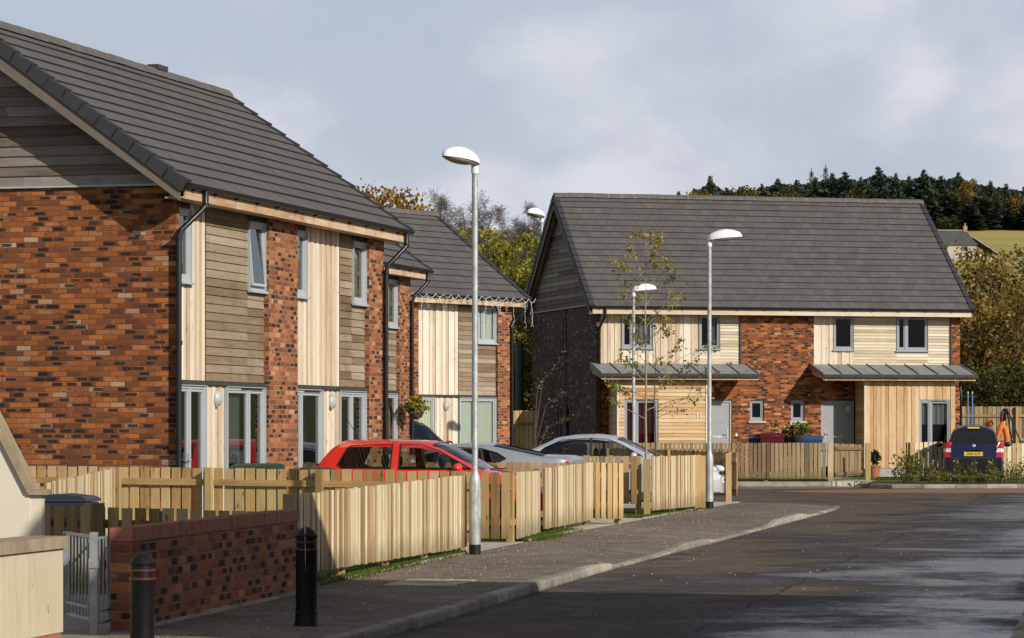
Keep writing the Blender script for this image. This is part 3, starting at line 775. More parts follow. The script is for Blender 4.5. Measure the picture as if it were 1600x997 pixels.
def make_car(name, label, L, top, belt, hw, paint_mat, windows, screens, th=.36, low=.2, glass='car_glass', screen_glass=None, wheels=(.7, 3.1), wr=.3,
             seats=(1.35, 2.3), tints=None, lights=(), mirror=None, plates=(), extras=None, sig=.06):
    """x runs from the tail (0) to the nose (L); y is the car's left"""
    root = thing(name, label, 'car', group='parked cars')
    T = smooth_poly(top, L, sig); B = smooth_poly(belt, L, .08); W = smooth_poly(hw, L, .07)
    n = 84; xs = [L*(.5-.5*math.cos(math.pi*(.03+.94*i/n)))for i in range(n+1)]; xs[0] = 0; xs[-1] = L
    bm = bmesh.new(); rings = []; kinds = []
    hs = [.0, .15, .35, .55, .75, .9]; arc = [.97, .9, .78, .6, .35, 0]
    for x in xs:
        w = W(x); b = B(x); t = max(T(x), b+.012); h = t-b
        half = [(w-.10, low), (w-.035, low+.03), (w-.012, low+.14), (w, low+.30), (w-.006, (low+.3+b)/2+.03), (w-.03, b-.05), (w-.055, b-.006)]
        wb = w-.065; Hh = max(h-.05-.03*min(1, h/.3), h*.2)
        for q in hs: half.append((wb-th*Hh*q*min(1, h/.25+.3), b+Hh*q))
        we = half[-1][0]; zt = half[-1][1]
        for a in arc: half.append((we*a, t-(t-zt)*(a**3.2)))
        ring = [bm.verts.new((x, y, z)) for y, z in half]+[bm.verts.new((x, -y, z)) for y, z in reversed(half[:-1])]
        rings.append(ring); nh = len(half)
    m = len(rings[0]); na = 7+len(hs)-1
    for i in range(n):
        for j in range(m-1):
            f = bm.faces.new((rings[i][j], rings[i+1][j], rings[i+1][j+1], rings[i][j+1]))
            jj = j if j < nh-1 else m-2-j
            f.material_index = 0 if jj < na else 1
    bm.faces.new(rings[0][::-1]); bm.faces.new(rings[-1])
    bmesh.ops.recalc_face_normals(bm, faces=bm.faces)
    def cut(p, nrm): bmesh.ops.bisect_plane(bm, geom=bm.verts[:]+bm.edges[:]+bm.faces[:], plane_co=p, plane_no=nrm, dist=1e-5)
    for poly in windows:
        for i in range(len(poly)):
            (x1, z1), (x2, z2) = poly[i-1], poly[i]; cut((x1, 0, z1), (z2-z1, 0, -(x2-x1)))
    for s in screens:
        (xa, xb, ya, yb) = s
        cut((xa, 0, 0), (1, 0, 0)); cut((xb, 0, 0), (1, 0, 0))
        for sg in (1, -1): cut((xa, sg*ya, 0), (-(yb-ya)*sg, xb-xa, 0))
    cls = {}
    for f in bm.faces:
        c = f.calc_center_median(); k = 'body'
        if f.material_index == 0 and c.z > B(c.x)-.02:
            for i, poly in enumerate(windows):
                if inside(poly, c.x, c.z): k = ('w', i, c.y > 0)
        if f.material_index == 1:
            for i, (xa, xb, ya, yb) in enumerate(screens):
                if xa < c.x < xb and abs(c.y) < ya+(yb-ya)*(c.x-xa)/(xb-xa) and T(c.x) > B(c.x)+.05: k = ('s', i, 0)
        cls.setdefault(k, []).append(f)
    def extract(fs, name, mat, off=0):
        vm = {}; V = []; Fc = []
        for f in fs:
            ids = []
            for v in f.verts:
                if v not in vm: vm[v] = len(V); V.append(tuple(v.co-v.normal*off))
                ids.append(vm[v])
            Fc.append(ids)
        me = bpy.data.meshes.new(name); me.from_pydata(V, [], Fc); me.materials.append(M[mat])
        me.polygons.foreach_set('use_smooth', [True]*len(Fc)); me.set_sharp_from_angle(angle=R(38))
        o = bpy.data.objects.new(name, me); COL.objects.link(o); o.parent = root; return o
    bm.normal_update()
    for k, fs in cls.items():
        if k == 'body': extract(fs, 'body', paint_mat)
        elif k[0] == 'w':
            g = glass if not tints or not tints[k[1]] else tints[k[1]]
            o = extract(fs, 'side_window', g, .006)
        else: extract(fs, 'windscreen' if k[1] == 0 else 'rear_window', glass if k[1] == 0 or not screen_glass else screen_glass, .006)
    # window seals: thin black beads round each side window
    sb = MB()
    def side_y(x, z):
        w = W(x); b = B(x); t = max(T(x), b+.012); h = t-b; wb = w-.065; Hh = max(h-.05-.03*min(1, h/.3), h*.2)
        return wb-th*(z-b)*min(1, h/.25+.3)
    for poly in windows:
        for sg in (1, -1):
            sb.cut(); P = [(x, sg*(side_y(x, z)+.002), z) for x, z in poly]; P.append(P[0]); 
            for a, c in zip(P, P[1:]): sb.bar(a, c, .022, .012)
    sb.build('window_seal', 'trim', root)
    bm.free()
    ib = MB(); w0 = W(L/2)
    ib.box(.35, L-.7, -w0+.14, w0-.14, low, low+.05); ib.box(wheels[1]-.35, wheels[1]-.25, -w0+.15, w0-.15, low+.05, B(wheels[1]-.3)-.02)
    ib.box(L-1.05, L-.95, -w0+.16, w0-.16, low+.05, B(L-1)-.08)
    ib.box(.3, .36, -w0+.15, w0-.15, low+.05, B(.6)-.06)
    ib.build('cabin', 'seat', root)
    for sx in seats:
        for sy in (-.36, .36):
            s_ = MB(); zb = low+.05
            s_.prism([(sx, zb), (sx+.5, zb), (sx+.5, zb+.22), (sx+.1, zb+.22), (sx-.08, zb+.66), (sx-.2, zb+.66)], 'y', sy-.24, sy+.24)
            s_.ell((sx-.19, sy, zb+.80), .06, .13, .11, 10, 8); s_.bar((sx-.17, sy-.05, zb+.64), (sx-.18, sy-.05, zb+.75), .012, .012); s_.bar((sx-.17, sy+.05, zb+.64), (sx-.18, sy+.05, zb+.75), .012, .012)
            s_.build('seat', 'seat', root, 40)
    for x in wheels:
        for sg in (1, -1):
            wy = sg*(W(x)-.10); t = MB(); nn = 22; vs = []; prof = [(wr*.6, -.09), (wr*.93, -.10), (wr, -.07), (wr, .07), (wr*.93, .10), (wr*.6, .09)]
            for rr, dy in prof:
                for k in range(nn): a = 6.2832*k/nn; vs.append((x+rr*math.cos(a), wy+sg*dy, wr+rr*math.sin(a)))
            t.idx(vs, [(i*nn+k, i*nn+(k+1) % nn, (i+1)*nn+(k+1) % nn, (i+1)*nn+k) for i in range(5) for k in range(nn)])
            wh = t.build('wheel', 'tyre', root, 40)
            rb = MB(); vs = []
            for rr, dy in ((0, .085), (wr*.15, .085), (wr*.5, .06), (wr*.62, .09)):
                for k in range(nn): a = 6.2832*k/nn; vs.append((x+rr*math.cos(a), wy+sg*dy, wr+rr*math.sin(a)))
            rb.idx(vs, [(i*nn+k, i*nn+(k+1) % nn, (i+1)*nn+(k+1) % nn, (i+1)*nn+k) for i in range(3) for k in range(nn)])
            rb.build('rim', 'rim', wh, 40)
            ab = MB(); vs = []
            for rr in (0, wr+.055):
                for k in range(nn): a = 6.2832*k/nn; vs.append((x+rr*math.cos(a), sg*(W(x)+.004), wr+rr*math.sin(a)))
            ab.idx(vs, [(k, (k+1) % nn, nn+(k+1) % nn, nn+k) for k in range(nn)])
            ab.build('wheel_arch', 'trim', root)
    for nm, mat, c, r_ in lights:
        for sg in ((1, -1) if c[1] else (0,)):
            l = MB(); l.ell((c[0], sg*c[1], c[2]), *r_, 14, 9); l.build(nm, mat, root, 60)
    if mirror:
        x, z, y = mirror
        for sg in (1, -1):
            b = MB(); b.ell((x, sg*(y+.10), z), .075, .115, .075, 14, 9); b.bar((x+.02, sg*(y-.06), z-.05), (x, sg*(y+.05), z-.03), .05, .03)
            b.build('wing_mirror', paint_mat, root, 50)
    if extras: extras(root, W, B, T)
    return root

def text_mesh(name, body, size, mat, parent, loc, rot, sx=1):
    cu = bpy.data.curves.new(name, 'FONT'); cu.body = body; cu.size = size; cu.align_x = 'CENTER'; cu.align_y = 'CENTER'; cu.extrude = .0015
    t = bpy.data.objects.new(name, cu); COL.objects.link(t); dg = bpy.context.evaluated_depsgraph_get()
    me = bpy.data.meshes.new_from_object(t.evaluated_get(dg)); bpy.data.objects.remove(t)
    me.materials.clear(); me.materials.append(M[mat])
    o = bpy.data.objects.new(name, me); COL.objects.link(o); o.parent = parent; o.location = loc; o.rotation_euler = rot; o.scale = (sx, 1, 1)
    return o

def place(o, x, y, z, rz): o.location = (x, y, z); o.rotation_euler = (0, 0, rz); return o

# ------------------------------------------------------------------ street furniture, plants and fences
def make_lamp(label, h=5.0):
    root = thing('street_lamp', label, 'street lamp', group='street lamps')
    b = MB(); b.lathe([(.072, .12), (.072, .86), (.070, .92), (.058, .985), (.042, 1.02), (.038, 1.05), (.037, h-.25), (.037, h-.17)], 20)
    col = b.build('column', 'galv', root, 40)
    d = MB(); d.box(-.028, .028, -.0728, -.066, .45, .82); d.build('access_door', 'galv', col)
    k = MB(); k.lathe([(.0745, 0), (.0745, .125), (.072, .125)], 20); k.build('base_band', 'black', root, 40)
    c = MB(); c.lathe([(.046, h-.24), (.046, h-.10), (.030, h-.06)], 16); c.build('collar', 'lantern', root, 40)
    # lantern: teardrop shell from the collar (x=0) to the tip (x=-.66)
    s = MB(); vs = []; nx, nt = 16, 14
    ww = lambda t: .055+.10*math.sin(math.pi*min(1, t*1.02+.02))**.8*(1-.25*t); hh = lambda t: .05+.115*math.sin(math.pi*(t*.86+.10))**.9
    for i in range(nx+1):
        t = i/nx; x = .038-.63*t; w, H = ww(t), hh(t)
        if i in (0, nx): w *= .45; H *= .5
        zb = h-.13+.10*t-.03*t*t
        for k in range(nt+1):
            a = math.pi*k/nt; vs.append((x, w*math.cos(a), zb+H*math.sin(a)**.8))
    fs = [(i*(nt+1)+k, i*(nt+1)+k+1, (i+1)*(nt+1)+k+1, (i+1)*(nt+1)+k) for i in range(nx) for k in range(nt)]
    fs += [tuple(range(nt+1)), tuple(nx*(nt+1)+k for k in range(nt+1))]
    s.idx(vs, fs); lan = s.build('lantern', 'lantern', root, 55)
    g = MB(); vs = []
    for i in range(nx+1):
        t = .12+.83*i/nx; x = .038-.63*t; w = ww(t)*.92; zb = h-.131+.10*t-.03*t*t; H = .052*math.sin(math.pi*i/nx)**.6
        for k in range(9):
            a = math.pi*k/8; vs.append((x, w*math.cos(a), zb-H*math.sin(a)))
    g.idx(vs, [(i*9+k, i*9+k+1, (i+1)*9+k+1, (i+1)*9+k) for i in range(nx) for k in range(8)]); g.build('bowl', 'bowl', lan, 60)
    return root

def make_bollard(label):
    root = thing('bollard', label, 'bollard', group='black pavement bollards')
    b = MB(); b.lathe([(.098, -.1), (.098, .015), (.090, .03), (.088, .095), (.0925, .1), (.0925, .112), (.085, .118), (.085, .59), (.090, .60), (.090, .615), (.081, .62), (.081, .655),
                       (.090, .66), (.090, .672), (.081, .677), (.081, .70), (.090, .705), (.092, .718), (.080, .735), (.060, .762), (.030, .782), (.012, .788), (0, .79)], 28)
    b.build('post', 'bollard', root, 32)
    for z in (.6085, .667):
        k = MB(); k.lathe([(.0895, z-.009), (.0915, z-.008), (.0915, z+.008), (.0895, z+.009)], 28); k.build('reflective_band', 'red_band', root, 32)
    return root

def fence(name, label, p0, p1, zt=(1., 1.), zb=(.08, .08), pitch=.12, bw=.1, boards=-1, posts=(0, 1), rails=(.25, .78), mat='fence_pale',
          post_mat='post', jit=.008, post_top=0, th=.02, gz=0, cat='fence', ph=.09):
    """boards=-1: boards on the -y side of the rails, +1: on the +y side; local x runs p0 -> p1"""
    dx, dy = p1[0]-p0[0], p1[1]-p0[1]; L = math.hypot(dx, dy); root = thing(name, label, cat, (p0[0], p0[1], gz), math.atan2(dy, dx), 'timber garden fences' if cat == 'fence' else None)
    b = MB(); n = max(1, round(L/pitch)); pt = L/n
    for i in range(n):
        x = (i+.5)*pt; t = x/L; a = zb[0]+(zb[1]-zb[0])*t+random.uniform(-jit, jit); c = zt[0]+(zt[1]-zt[0])*t+random.uniform(-jit, jit)
        w = min(bw*random.uniform(.96, 1.03), pt-.003)/2; y = (-.045-th if boards < 0 else .0)
        b.box(x-w, x+w, y+random.uniform(-.006, .004), y+th, a, c, grain='z', r=random.random()**.8, edge=-.24)
    b.build('board_panel', mat, root)
    for q in rails:
        r = MB(); P = [(0, -.022 if boards < 0 else -.0225, zb[0]+(zt[0]-zb[0])*q), (L, -.022 if boards < 0 else -.0225, zb[1]+(zt[1]-zb[1])*q)]
        r.bar(P[0], P[1], .042, .085); r.build('rail', mat if boards > 0 else post_mat, root)
    for t in posts:
        k = MB(); x = t*L; y0 = .0 if boards < 0 else -.045-ph-.0
        z1 = zt[0]+(zt[1]-zt[0])*t+post_top
        k.box(x-ph/2, x+ph/2, y0, y0+ph, -.2, z1, grain='z'); k.build('post', post_mat, root)
    return root

def tree(name, label, base, trunk_h, trunk_r, ells, n, size, clump, per, leaf, seed, group=None, limbs=14, spread=1.5, bark='bark', cat='tree'):
    root = thing(name, label, cat, base, 0, group); rng = np.random.default_rng(seed); mb = MB()
    limb_tubes(mb, (0, 0, -.2), trunk_h, trunk_r, spread, limbs, rng); mb.build('trunk', bark, root, 50)
    C, A, B, Rn = leaf_cloud(ells, n, size, clump, per, seed+1)
    quads('crown', C, A, B, Rn, leaf, root); return root

def wheelie(label, loc, rz, mat, lid=None, s=1.0):
    root = thing('wheelie_bin', label, 'wheelie bin', loc, rz, 'wheelie bins'); b = MB()
    vs = []
    for z, hx, hy in ((.06, .20, .24), (.9, .27, .33), (.95, .285, .345), (.98, .285, .345)):
        for sx, sy in ((-1, -1), (1, -1), (1, 1), (-1, 1)): vs.append((sx*hx, sy*hy, z))
    b.idx(vs, [(i*4+k, i*4+(k+1) % 4, (i+1)*4+(k+1) % 4, (i+1)*4+k) for i in range(3) for k in range(4)]+[(3, 2, 1, 0)]); b.build('body', mat, root)
    l = MB(); pr = [(-.37, .99), (-.37, 1.02), (-.30, 1.055), (0, 1.085), (.28, 1.07), (.34, 1.045), (.34, .99)]
    l.prism([(y, z) for y, z in pr], 'x', -.30, .30)
    l.tube([(-.24, .385, 1.03), (.24, .385, 1.03)], .018, 8); l.build('lid', lid or mat, root)
    for sx in (-.27, .27):
        w = MB(); w.tube([(sx-.025, .26, .1), (sx+.025, .26, .1)], .1, 16); w.build('wheel', 'tyre', root, 40)
    root.scale = (s, s, s); return root
# =================================================================== THE SETTING
def Hh(x, y): return -.13 if y < 104 else -.13+(y-104)*.0925 if y < 408 else -.13+304*.0925+(y-408)*.03
XF = [(5, -6.9), (23.9, -2.95), (29.3, -2.03), (31, -1.93), (38.85, -.53), (47.7, 1.12), (53, 2.18), (60.3, 3.72), (66.2, 4.95)]
XK = [(5, -4.9), (10, -3.9), (23.5, -1.22), (26.4, -.63), (31.4, .25), (36.2, 1.13), (43.8, 2.72), (50, 3.98), (56, 5.22), (63.5, 6.75), (65, 6.95)]
xf = lambda y: float(np.interp(y, *zip(*XF)))
_kx = smooth_poly([(y-5, x) for y, x in XK], 60, 1.2)
xk = lambda y: _kx(y-5)
KH = [(5, 0), (36.0, 0), (37.2, -.072), (40.6, -.072), (42.0, 0), (44.0, 0), (45.4, -.072), (52.0, -.072), (53.4, 0), (57.0, 0), (58.4, -.07), (70, -.07)]
kh = lambda y: float(np.interp(y, *zip(*KH)))

def grid_sheet(name, mat, xs, ys, zf):
    V = [(x, y, zf(x, y)) for y in ys for x in xs]; n = len(xs)
    Fc = [(j*n+i, j*n+i+1, (j+1)*n+i+1, (j+1)*n+i) for j in range(len(ys)-1) for i in range(n-1)]
    me = bpy.data.meshes.new(name); me.from_pydata(V, [], Fc); me.materials.append(M[mat]); o = bpy.data.objects.new(name, me); COL.objects.link(o)
    me.polygons.foreach_set('use_smooth', [True]*len(Fc)); return struct(o)
def sheet(name, mat, poly, z):
    b = MB(); b.face([(x, y, z) for x, y in poly])
    if z > -.09:
        for i in range(len(poly)):
            (x1, y1), (x2, y2) = poly[i-1], poly[i]; b.face([(x1, y1, -.12), (x2, y2, -.12), (x2, y2, z), (x1, y1, z)])
    return struct(b.build(name, mat))

grid_sheet('ground', 'ground', list(np.linspace(-500, 500, 60)), list(np.linspace(-150, 104, 8))+list(np.linspace(112, 408, 38))+list(np.linspace(430, 1500, 12)), Hh)
sheet('road', 'road', [(-14, -20), (70, -20), (70, 88.6), (-14, 88.6)], -.10)
sheet('garden_lawn', 'lawn', [(-16, 29.4)]+[(xf(y)-.02, y) for y in np.linspace(29.4, 66, 30)]+[(2.5, 68.5), (-16, 73)], -.006)
sheet('flagged_path', 'flag', [(-9, 16), (-4.9, 16), (-2.98, 23.9), (-2.2, 29.38), (-9, 29.38)], -.010)
sheet('front_garden', 'lawn', [(-8, 89.4), (9.25, 88.8), (10.3, 89.5), (12.1, 91.2), (22, 91.6), (30, 120), (-8, 120)], .05)
sheet('flagged_path', 'slab', [(9.25, 88.75), (10.32, 88.9), (11.6, 94.5), (9.6, 94.6)], .056)
# pavement ribbon, dropped at the crossings
b = MB(); ys = list(np.linspace(5, 65, 150))
def prow(y):
    l, r = xf(y)+.0, xk(y)-.125; k = kh(y)-.003
    return [(l, y, 0), (l+(r-l)*.55, y, k*.12), (l+(r-l)*.8, y, k*.5), (r, y, k)]
for a, c in zip(ys, ys[1:]):
    A, B_ = prow(a), prow(c)
    for i in range(3): b.face([A[i], A[i+1], B_[i+1], B_[i]])
A = prow(65); b.face([A[0], A[3], (6.6, 65.9, -.075), (4.95, 66.1, -.02)])
struct(b.build('pavement', 'pave'))
# kerb stones
def kerb_run(name, pts, hf, w=.125, base=-.3, mat='kerb', drop=.03):
    b = MB()
    d = [0]
    for p, q in zip(pts, pts[1:]): d.append(d[-1]+math.dist(p, q))
    at = lambda s: (np.interp(s, d, [p[0] for p in pts]), np.interp(s, d, [p[1] for p in pts]))
    n = round(d[-1]/.915); st = d[-1]/n
    for i in range(n):
        s0, s1 = i*st+.007, (i+1)*st-.007; r = random.random()
        if random.random() < .3: r = .1
        P = []
        jz = random.uniform(-.004, .004)
        for s in (s0, s1):
            x, y = at(s); x2, y2 = at(min(s+.3, d[-1])); x1, y1 = at(max(0, s-.3)); t = Vector((x2-x1, y2-y1)).normalized(); nrm = Vector((t.y, -t.x)); h = hf(y)+jz
            P.append([(x+nrm.x*o, y+nrm.y*o, z) for o, z in ((-w, base), (-w, h), (-.035, h), (-.008, h-.008), (0, h-drop), (0, base))])
        A, B_ = P
        for k in range(5): b.face([A[k], B_[k], B_[k+1], A[k+1]], r=r)
        b.face(A[::-1], r=r); b.face(B_, r=r)
    return struct(b.build(name, mat))
kp = [(xk(y), y) for y in np.linspace(5, 64.6, 80)]
kp += [(6.98, 65.2), (6.92, 65.7), (6.6, 66.0), (6.0, 66.12), (4.95, 66.25)]
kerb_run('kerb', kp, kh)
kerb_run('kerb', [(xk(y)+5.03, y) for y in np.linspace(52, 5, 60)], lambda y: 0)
b = MB(); ys = list(np.linspace(5, 52, 40))
for a, c in zip(ys, ys[1:]): b.face([(xk(a)+5.155, a, -.004), (xk(a)+6.1, a, -.004), (xk(c)+6.1, c, -.004), (xk(c)+5.155, c, -.004)])
struct(b.build('pavement', 'pave'))
sheet('verge_grass', 'lawn', [(xk(y)+6.05, y) for y in np.linspace(5, 52, 20)]+[(60, 52), (60, 5)], -.012)
# edging strip behind the pavement, broken at the paths
b = MB()
def edging(y0, y1, off=0, h=.028):
    n = max(1, round((y1-y0)/.915))
    for i in range(n):
        a = y0+(y1-y0)*i/n+.004; c = y0+(y1-y0)*(i+1)/n-.004; z = h+random.uniform(-.006, .006)
        b.bar((xf(a)+off, a, z-.08), (xf(c)+off, c, z-.08), .05, .16)
edging(24.1, 30.2); edging(30.2, 39.0); edging(43.0, 47.6); edging(53.6, 60.2)
struct(b.build('edging', 'kerb'))
# paths and grass strips by the fences
sheet('paving', 'slab', [(xf(39)-.0, 39), (xf(42.6)+.0, 42.6), (-1.6, 43.2), (-2.4, 39.8)], .004)
sheet('paving', 'slab', [(xf(47.2), 47.2), (xf(53.9), 53.9), (1.5, 54), (.2, 50.6), (.75, 47.6)], .006)
sheet('paving', 'slab', [(xf(60), 60), (xf(66), 66), (2.2, 66.8), (2.0, 60.6)], .004)
sheet('block_paving', 'block_red', [(7.0, 81.0), (8.6, 79.6), (40, 80.8), (40, 86.6), (14.5, 86.1), (9.9, 84.6), (8.2, 83.4)], -.096)
sheet('pavement', 'pave', [(-8, 85.2), (7.2, 84.9), (9.3, 85.6), (10.2, 88.4), (9.3, 88.75), (-8, 88.95)], -.094)
b = MB(); b.box(2.5, 9.2, 88.45, 88.7, -.1, .045); struct(b.build('edging', 'kerb'))
kerb_run('kerb', [(24, 87.6), (18, 86.75), (14.5, 86.15), (12, 85.75), (10.7, 85.75), (10.1, 86.3), (9.95, 87.4)][::-1], lambda y: .02)
b = MB()
V = [(10.0, 86.6), (10.7, 85.95), (12, 85.95), (14.5, 86.35), (18, 86.95), (24, 87.8), (24, 91.4), (12.4, 91.1), (10.5, 89.9)]
b.face([(x, y, .03) for x, y in V]); struct(b.build('planting_bed', 'soil'))

# =================================================================== CAMERA AND LIGHT
cam = bpy.data.cameras.new('camera'); co = bpy.data.objects.new('camera', cam); COL.objects.link(co)
cam.sensor_width = 36; cam.lens = F*36/1600; cam.shift_y = (HY-498.5)/1600; cam.clip_end = 4000; cam.clip_start = .5
co.location = (0, 0, CH); co.rotation_euler = (R(90), 0, 0); SC.camera = co
ELEV = math.atan(.5); PHI = R(45)
S = Vector((math.cos(ELEV)*math.sin(PHI), -math.cos(ELEV)*math.cos(PHI), math.sin(ELEV)))
sun = bpy.data.lights.new('sun', 'SUN'); so = bpy.data.objects.new('sun', sun); COL.objects.link(so)
sun.energy = 4.5; sun.angle = R(.5); sun.color = (1, .94, .845); so.rotation_euler = (-S).to_track_quat('-Z', 'Y').to_euler(); so.location = (30, -30, 40)
w = bpy.data.worlds.new('World'); SC.world = w; w.use_nodes = True; t = w.node_tree; t.nodes.clear()
g = G.__new__(G); g.t = t; g.o = t.nodes.new('ShaderNodeOutputWorld')
sky = g.n('ShaderNodeTexSky', sky_type='NISHITA'); sky.sun_disc = False; sky.sun_elevation = ELEV; sky.sun_rotation = R(180)-PHI; sky.air_density = 1.3; sky.dust_density = 1.5
dirv = g.n('ShaderNodeTexCoord').outputs['Generated']; x, y, z = g.sep(dirv)
zc = g.m_('ADD', g.m_('MAXIMUM', z, 0), .10)
pl = g.xyz(g.m_('DIVIDE', x, zc), g.m_('DIVIDE', y, zc), g.m_('MULTIPLY', z, 2))
n1 = g.noise(g.scale(dirv, (6.5, 6.5, 13)), 1.0, 5, .46, .35); n2 = g.noise(g.scale(dirv, (13, 13, 19)), 1.0, 5, .5, .2); n3 = g.noise(g.scale(pl, (.4, .3, 1)), 1.3, 4, .5)
cover = g.rng(g.m_('ADD', g.m_('MULTIPLY', n1, .65), g.m_('MULTIPLY', n2, .35)), .42, .62, 0, 1, True)
lo = g.mix(.8, sky.outputs[0], (4.9, 5.4, 6.75))
cl = g.mix(g.rng(n2, .38, .62, 0, 1, True), (5.5, 5.85, 6.9), (7.3, 7.5, 8.0))
c = g.mix(g.m_('MULTIPLY', cover, .9), lo, cl)
c = g.mix(g.rng(z, .0, .09, .55, 0), c, (6.3, 6.65, 7.5))
up = g.mix(g.rng(n3, .4, .6), (1.9, 2.1, 2.6), (3.2, 3.3, 3.6))
c = g.mix(g.rng(z, .16, .42, 0, 1, True), c, up)
bg = g.n('ShaderNodeBackground'); g.put(bg.inputs[0], c); bg.inputs[1].default_value = .1
t.links.new(bg.outputs[0], g.o.inputs[0])
SC.view_settings.view_transform = 'Standard'; SC.view_settings.look = 'None'; SC.view_settings.exposure = 0; SC.view_settings.gamma = 1
SC.cycles.max_bounces = 8; SC.cycles.transparent_max_bounces = 16

# =================================================================== HOUSES
hg = 'brick and timber houses'
terrace('nearest brick and timber terrace with its weathered clad gable facing the camera', (-4.81, 44, .0), R(75), hg)
x2, y2 = -2.31-9.95*math.sin(R(15)), 70-9.95*math.cos(R(15))
terrace('narrow glimpsed terrace between the near terrace and the house with string lights', (x2, y2, .15), R(75), hg)

def angled_house():
    L, D, ze, zf, pitch, ov = 9.0, 6.4, 5.02, 4.80, 36, .3
    a = R(51); O = (0-L*math.cos(a), 87-L*math.sin(a), .21)
    root = thing('house', 'angled brick and larch house with white string lights along its eaves', 'house', O, a, hg)
    shell(root, L, D, 5.05, ze, pitch, ov); add_roof(root, L, D, ze, zf, pitch, ov, .45, .4)
    b = MB(); b.box(.1, .6, 0, .2, -.3, 5); b.cut(); b.box(3.3, 4.95, 0, .2, -.3, 5); b.cut(); b.box(8.37, L-.1, 0, .2, -.3, 5); b.box(.12, L-.12, .02, .12, -.3, .04); b.build('wall', 'brick_front', root)
    v = MB(); h = MB(); y = .075; zl, zc = 2.30, 4.86
    vboards(v, .6, 3.3, zl, zc, y); v.cut(); vboards(v, 4.95, 6.72, zl, zc, y, .14); v.cut(); vboards(v, 5.70, 6.74, .06, 2.22, y+.01); v.cut()
    vboards(v, .6, 3.3, .06, 2.22, y+.01); v.build('vertical_cladding', 'larch', root)
    hboards(h, 6.75, 7.55, zl, zc, y); hboards(h, 7.55, 8.37, zl, 3.74, y); h.build('horizontal_cladding', 'grey_clad', root)
    k = MB(); 
    for p, q in ((.6, 3.3), (4.95, 5.69), (5.7, 6.74), (6.75, 8.37)):
        if p == 4.95: k.cut()
        k.box(p, q, .05, .13, 2.235, 2.292)
    k.cut(); k.box(7.55, 8.37, .08, .14, 4.8, 5.0); k.build('flashing', 'lead', root)
    bk = MB(); bk.box(.6, 3.3, .115, .13, .05, 4.99); bk.box(4.95, 7.55, .115, .13, 2.3, 4.99); bk.box(7.55, 8.37, .116, .13, 2.3, 3.73); bk.box(5.7, 6.74, .125, .14, .05, 2.23); bk.build('backing', 'room', root)
    add_window(root, 7.55, 8.37, 3.76, 4.8, (.33,), curtain=('blind', 0, .05, 1), frame='frame', glass='glass_clear', cpos=.05)
    add_window(root, 4.95, 5.69, .06, 2.23, (), sill=False, kind='patio_door', curtain=('blind_y', 0, 0, 1), glass='glass_clear', cpos=.05)
    add_window(root, 6.76, 8.37, .06, 2.23, (.42,), sill=False, kind='patio_door', curtain=('blind', 0, 0, 1), glass='glass_clear', cpos=.05)
    wall_lamp(root, 6.22, 2.0, y+.01); downpipe(root, L+.18, ov, ze, -.25)
    # icicle lights: their own thing, hanging from the gutter
    s = thing('string_lights', 'white icicle string lights draped along the eaves of the angled house', 'string lights', O, a)
    m = MB(); x = 3.0; yy = -ov-.13
    def wire(pts, r=.011): m.tube(pts, r*.55, 4, False)
    while x < L+.45:
        st = random.uniform(.22, .4); sag = random.uniform(.06, .16); q = [(x+st*t, yy, ze+.02-sag*math.sin(math.pi*t)+random.uniform(-.01, .01)) for t in np.linspace(0, 1, 6)]; wire(q, .014)
        for _ in range(2):
            xx = x+random.uniform(0, st); ln = random.choice([.08, .12, .2, .3, .45] if x < 7.4 else [.2, .35, .55, .75]); zz = ze-.05
            if random.random() < .5:
                wire([(xx+random.uniform(-.025, .025)*k, yy, zz-ln*k/4) for k in range(5)], .008)
                for k in range(1, 6): m.ell((xx+random.uniform(-.03, .03), yy, zz-ln*k/5), .011, .011, .016, 5, 4)
        x += st
    for k in range(2): wire([(L+.36+random.uniform(-.04, .06)+.015*i, yy+.05*k, ze-.05-.18*i) for i in range(5)], .010)
    m.build('wire', 'lights', s)
angled_house()

def canopy(root, x0, x1, z1=3.27, z0=2.93, d=1.3):
    n = round((x1-x0)/.68); c = MB()
    def P(x, t, h): return (x, -.0-t*d, z1+(z0-z1)*t+h)
    c.face([P(x0, 1, 0), P(x1, 1, 0), P(x1, 0, 0), P(x0, 0, 0)]); 
    c.face([P(x0, 1, -.10), P(x0, 1, 0), P(x0, 0, 0), P(x0, 0, -.16)]); c.face([P(x1, 1, 0), P(x1, 1, -.10), P(x1, 0, -.16), P(x1, 0, 0)])
    for i in range(n+1):
        x = x0+(x1-x0)*i/n; x = min(max(x, x0+.02), x1-.02)
        c.bar(P(x, 0, .018), P(x, 1, .018), .022, .045)
    cp = c.build('canopy', 'zinc', root)
    gm = MB(); gm.box(x0-.03, x1+.03, -d-.09, -d+.005, z0-.10, z0-.005); gm.build('gutter', 'black', cp)
    u = MB(); u.face([P(x0+.02, .98, -.102), P(x0+.02, 0, -.162), P(x1-.02, 0, -.162), P(x1-.02, .98, -.102)])
    u.box(x0+.02, x1-.02, -d+.012, -d+.05, z0-.19, z0-.105, grain='x')
    x = x0+.1
    while x < x1-.05: u.bar((x, -.02, z1-.26), (x, -d+.0, z0-.15), .045, .09); x += .62
    u.build('rafters', 'larch_gold', cp); return cp

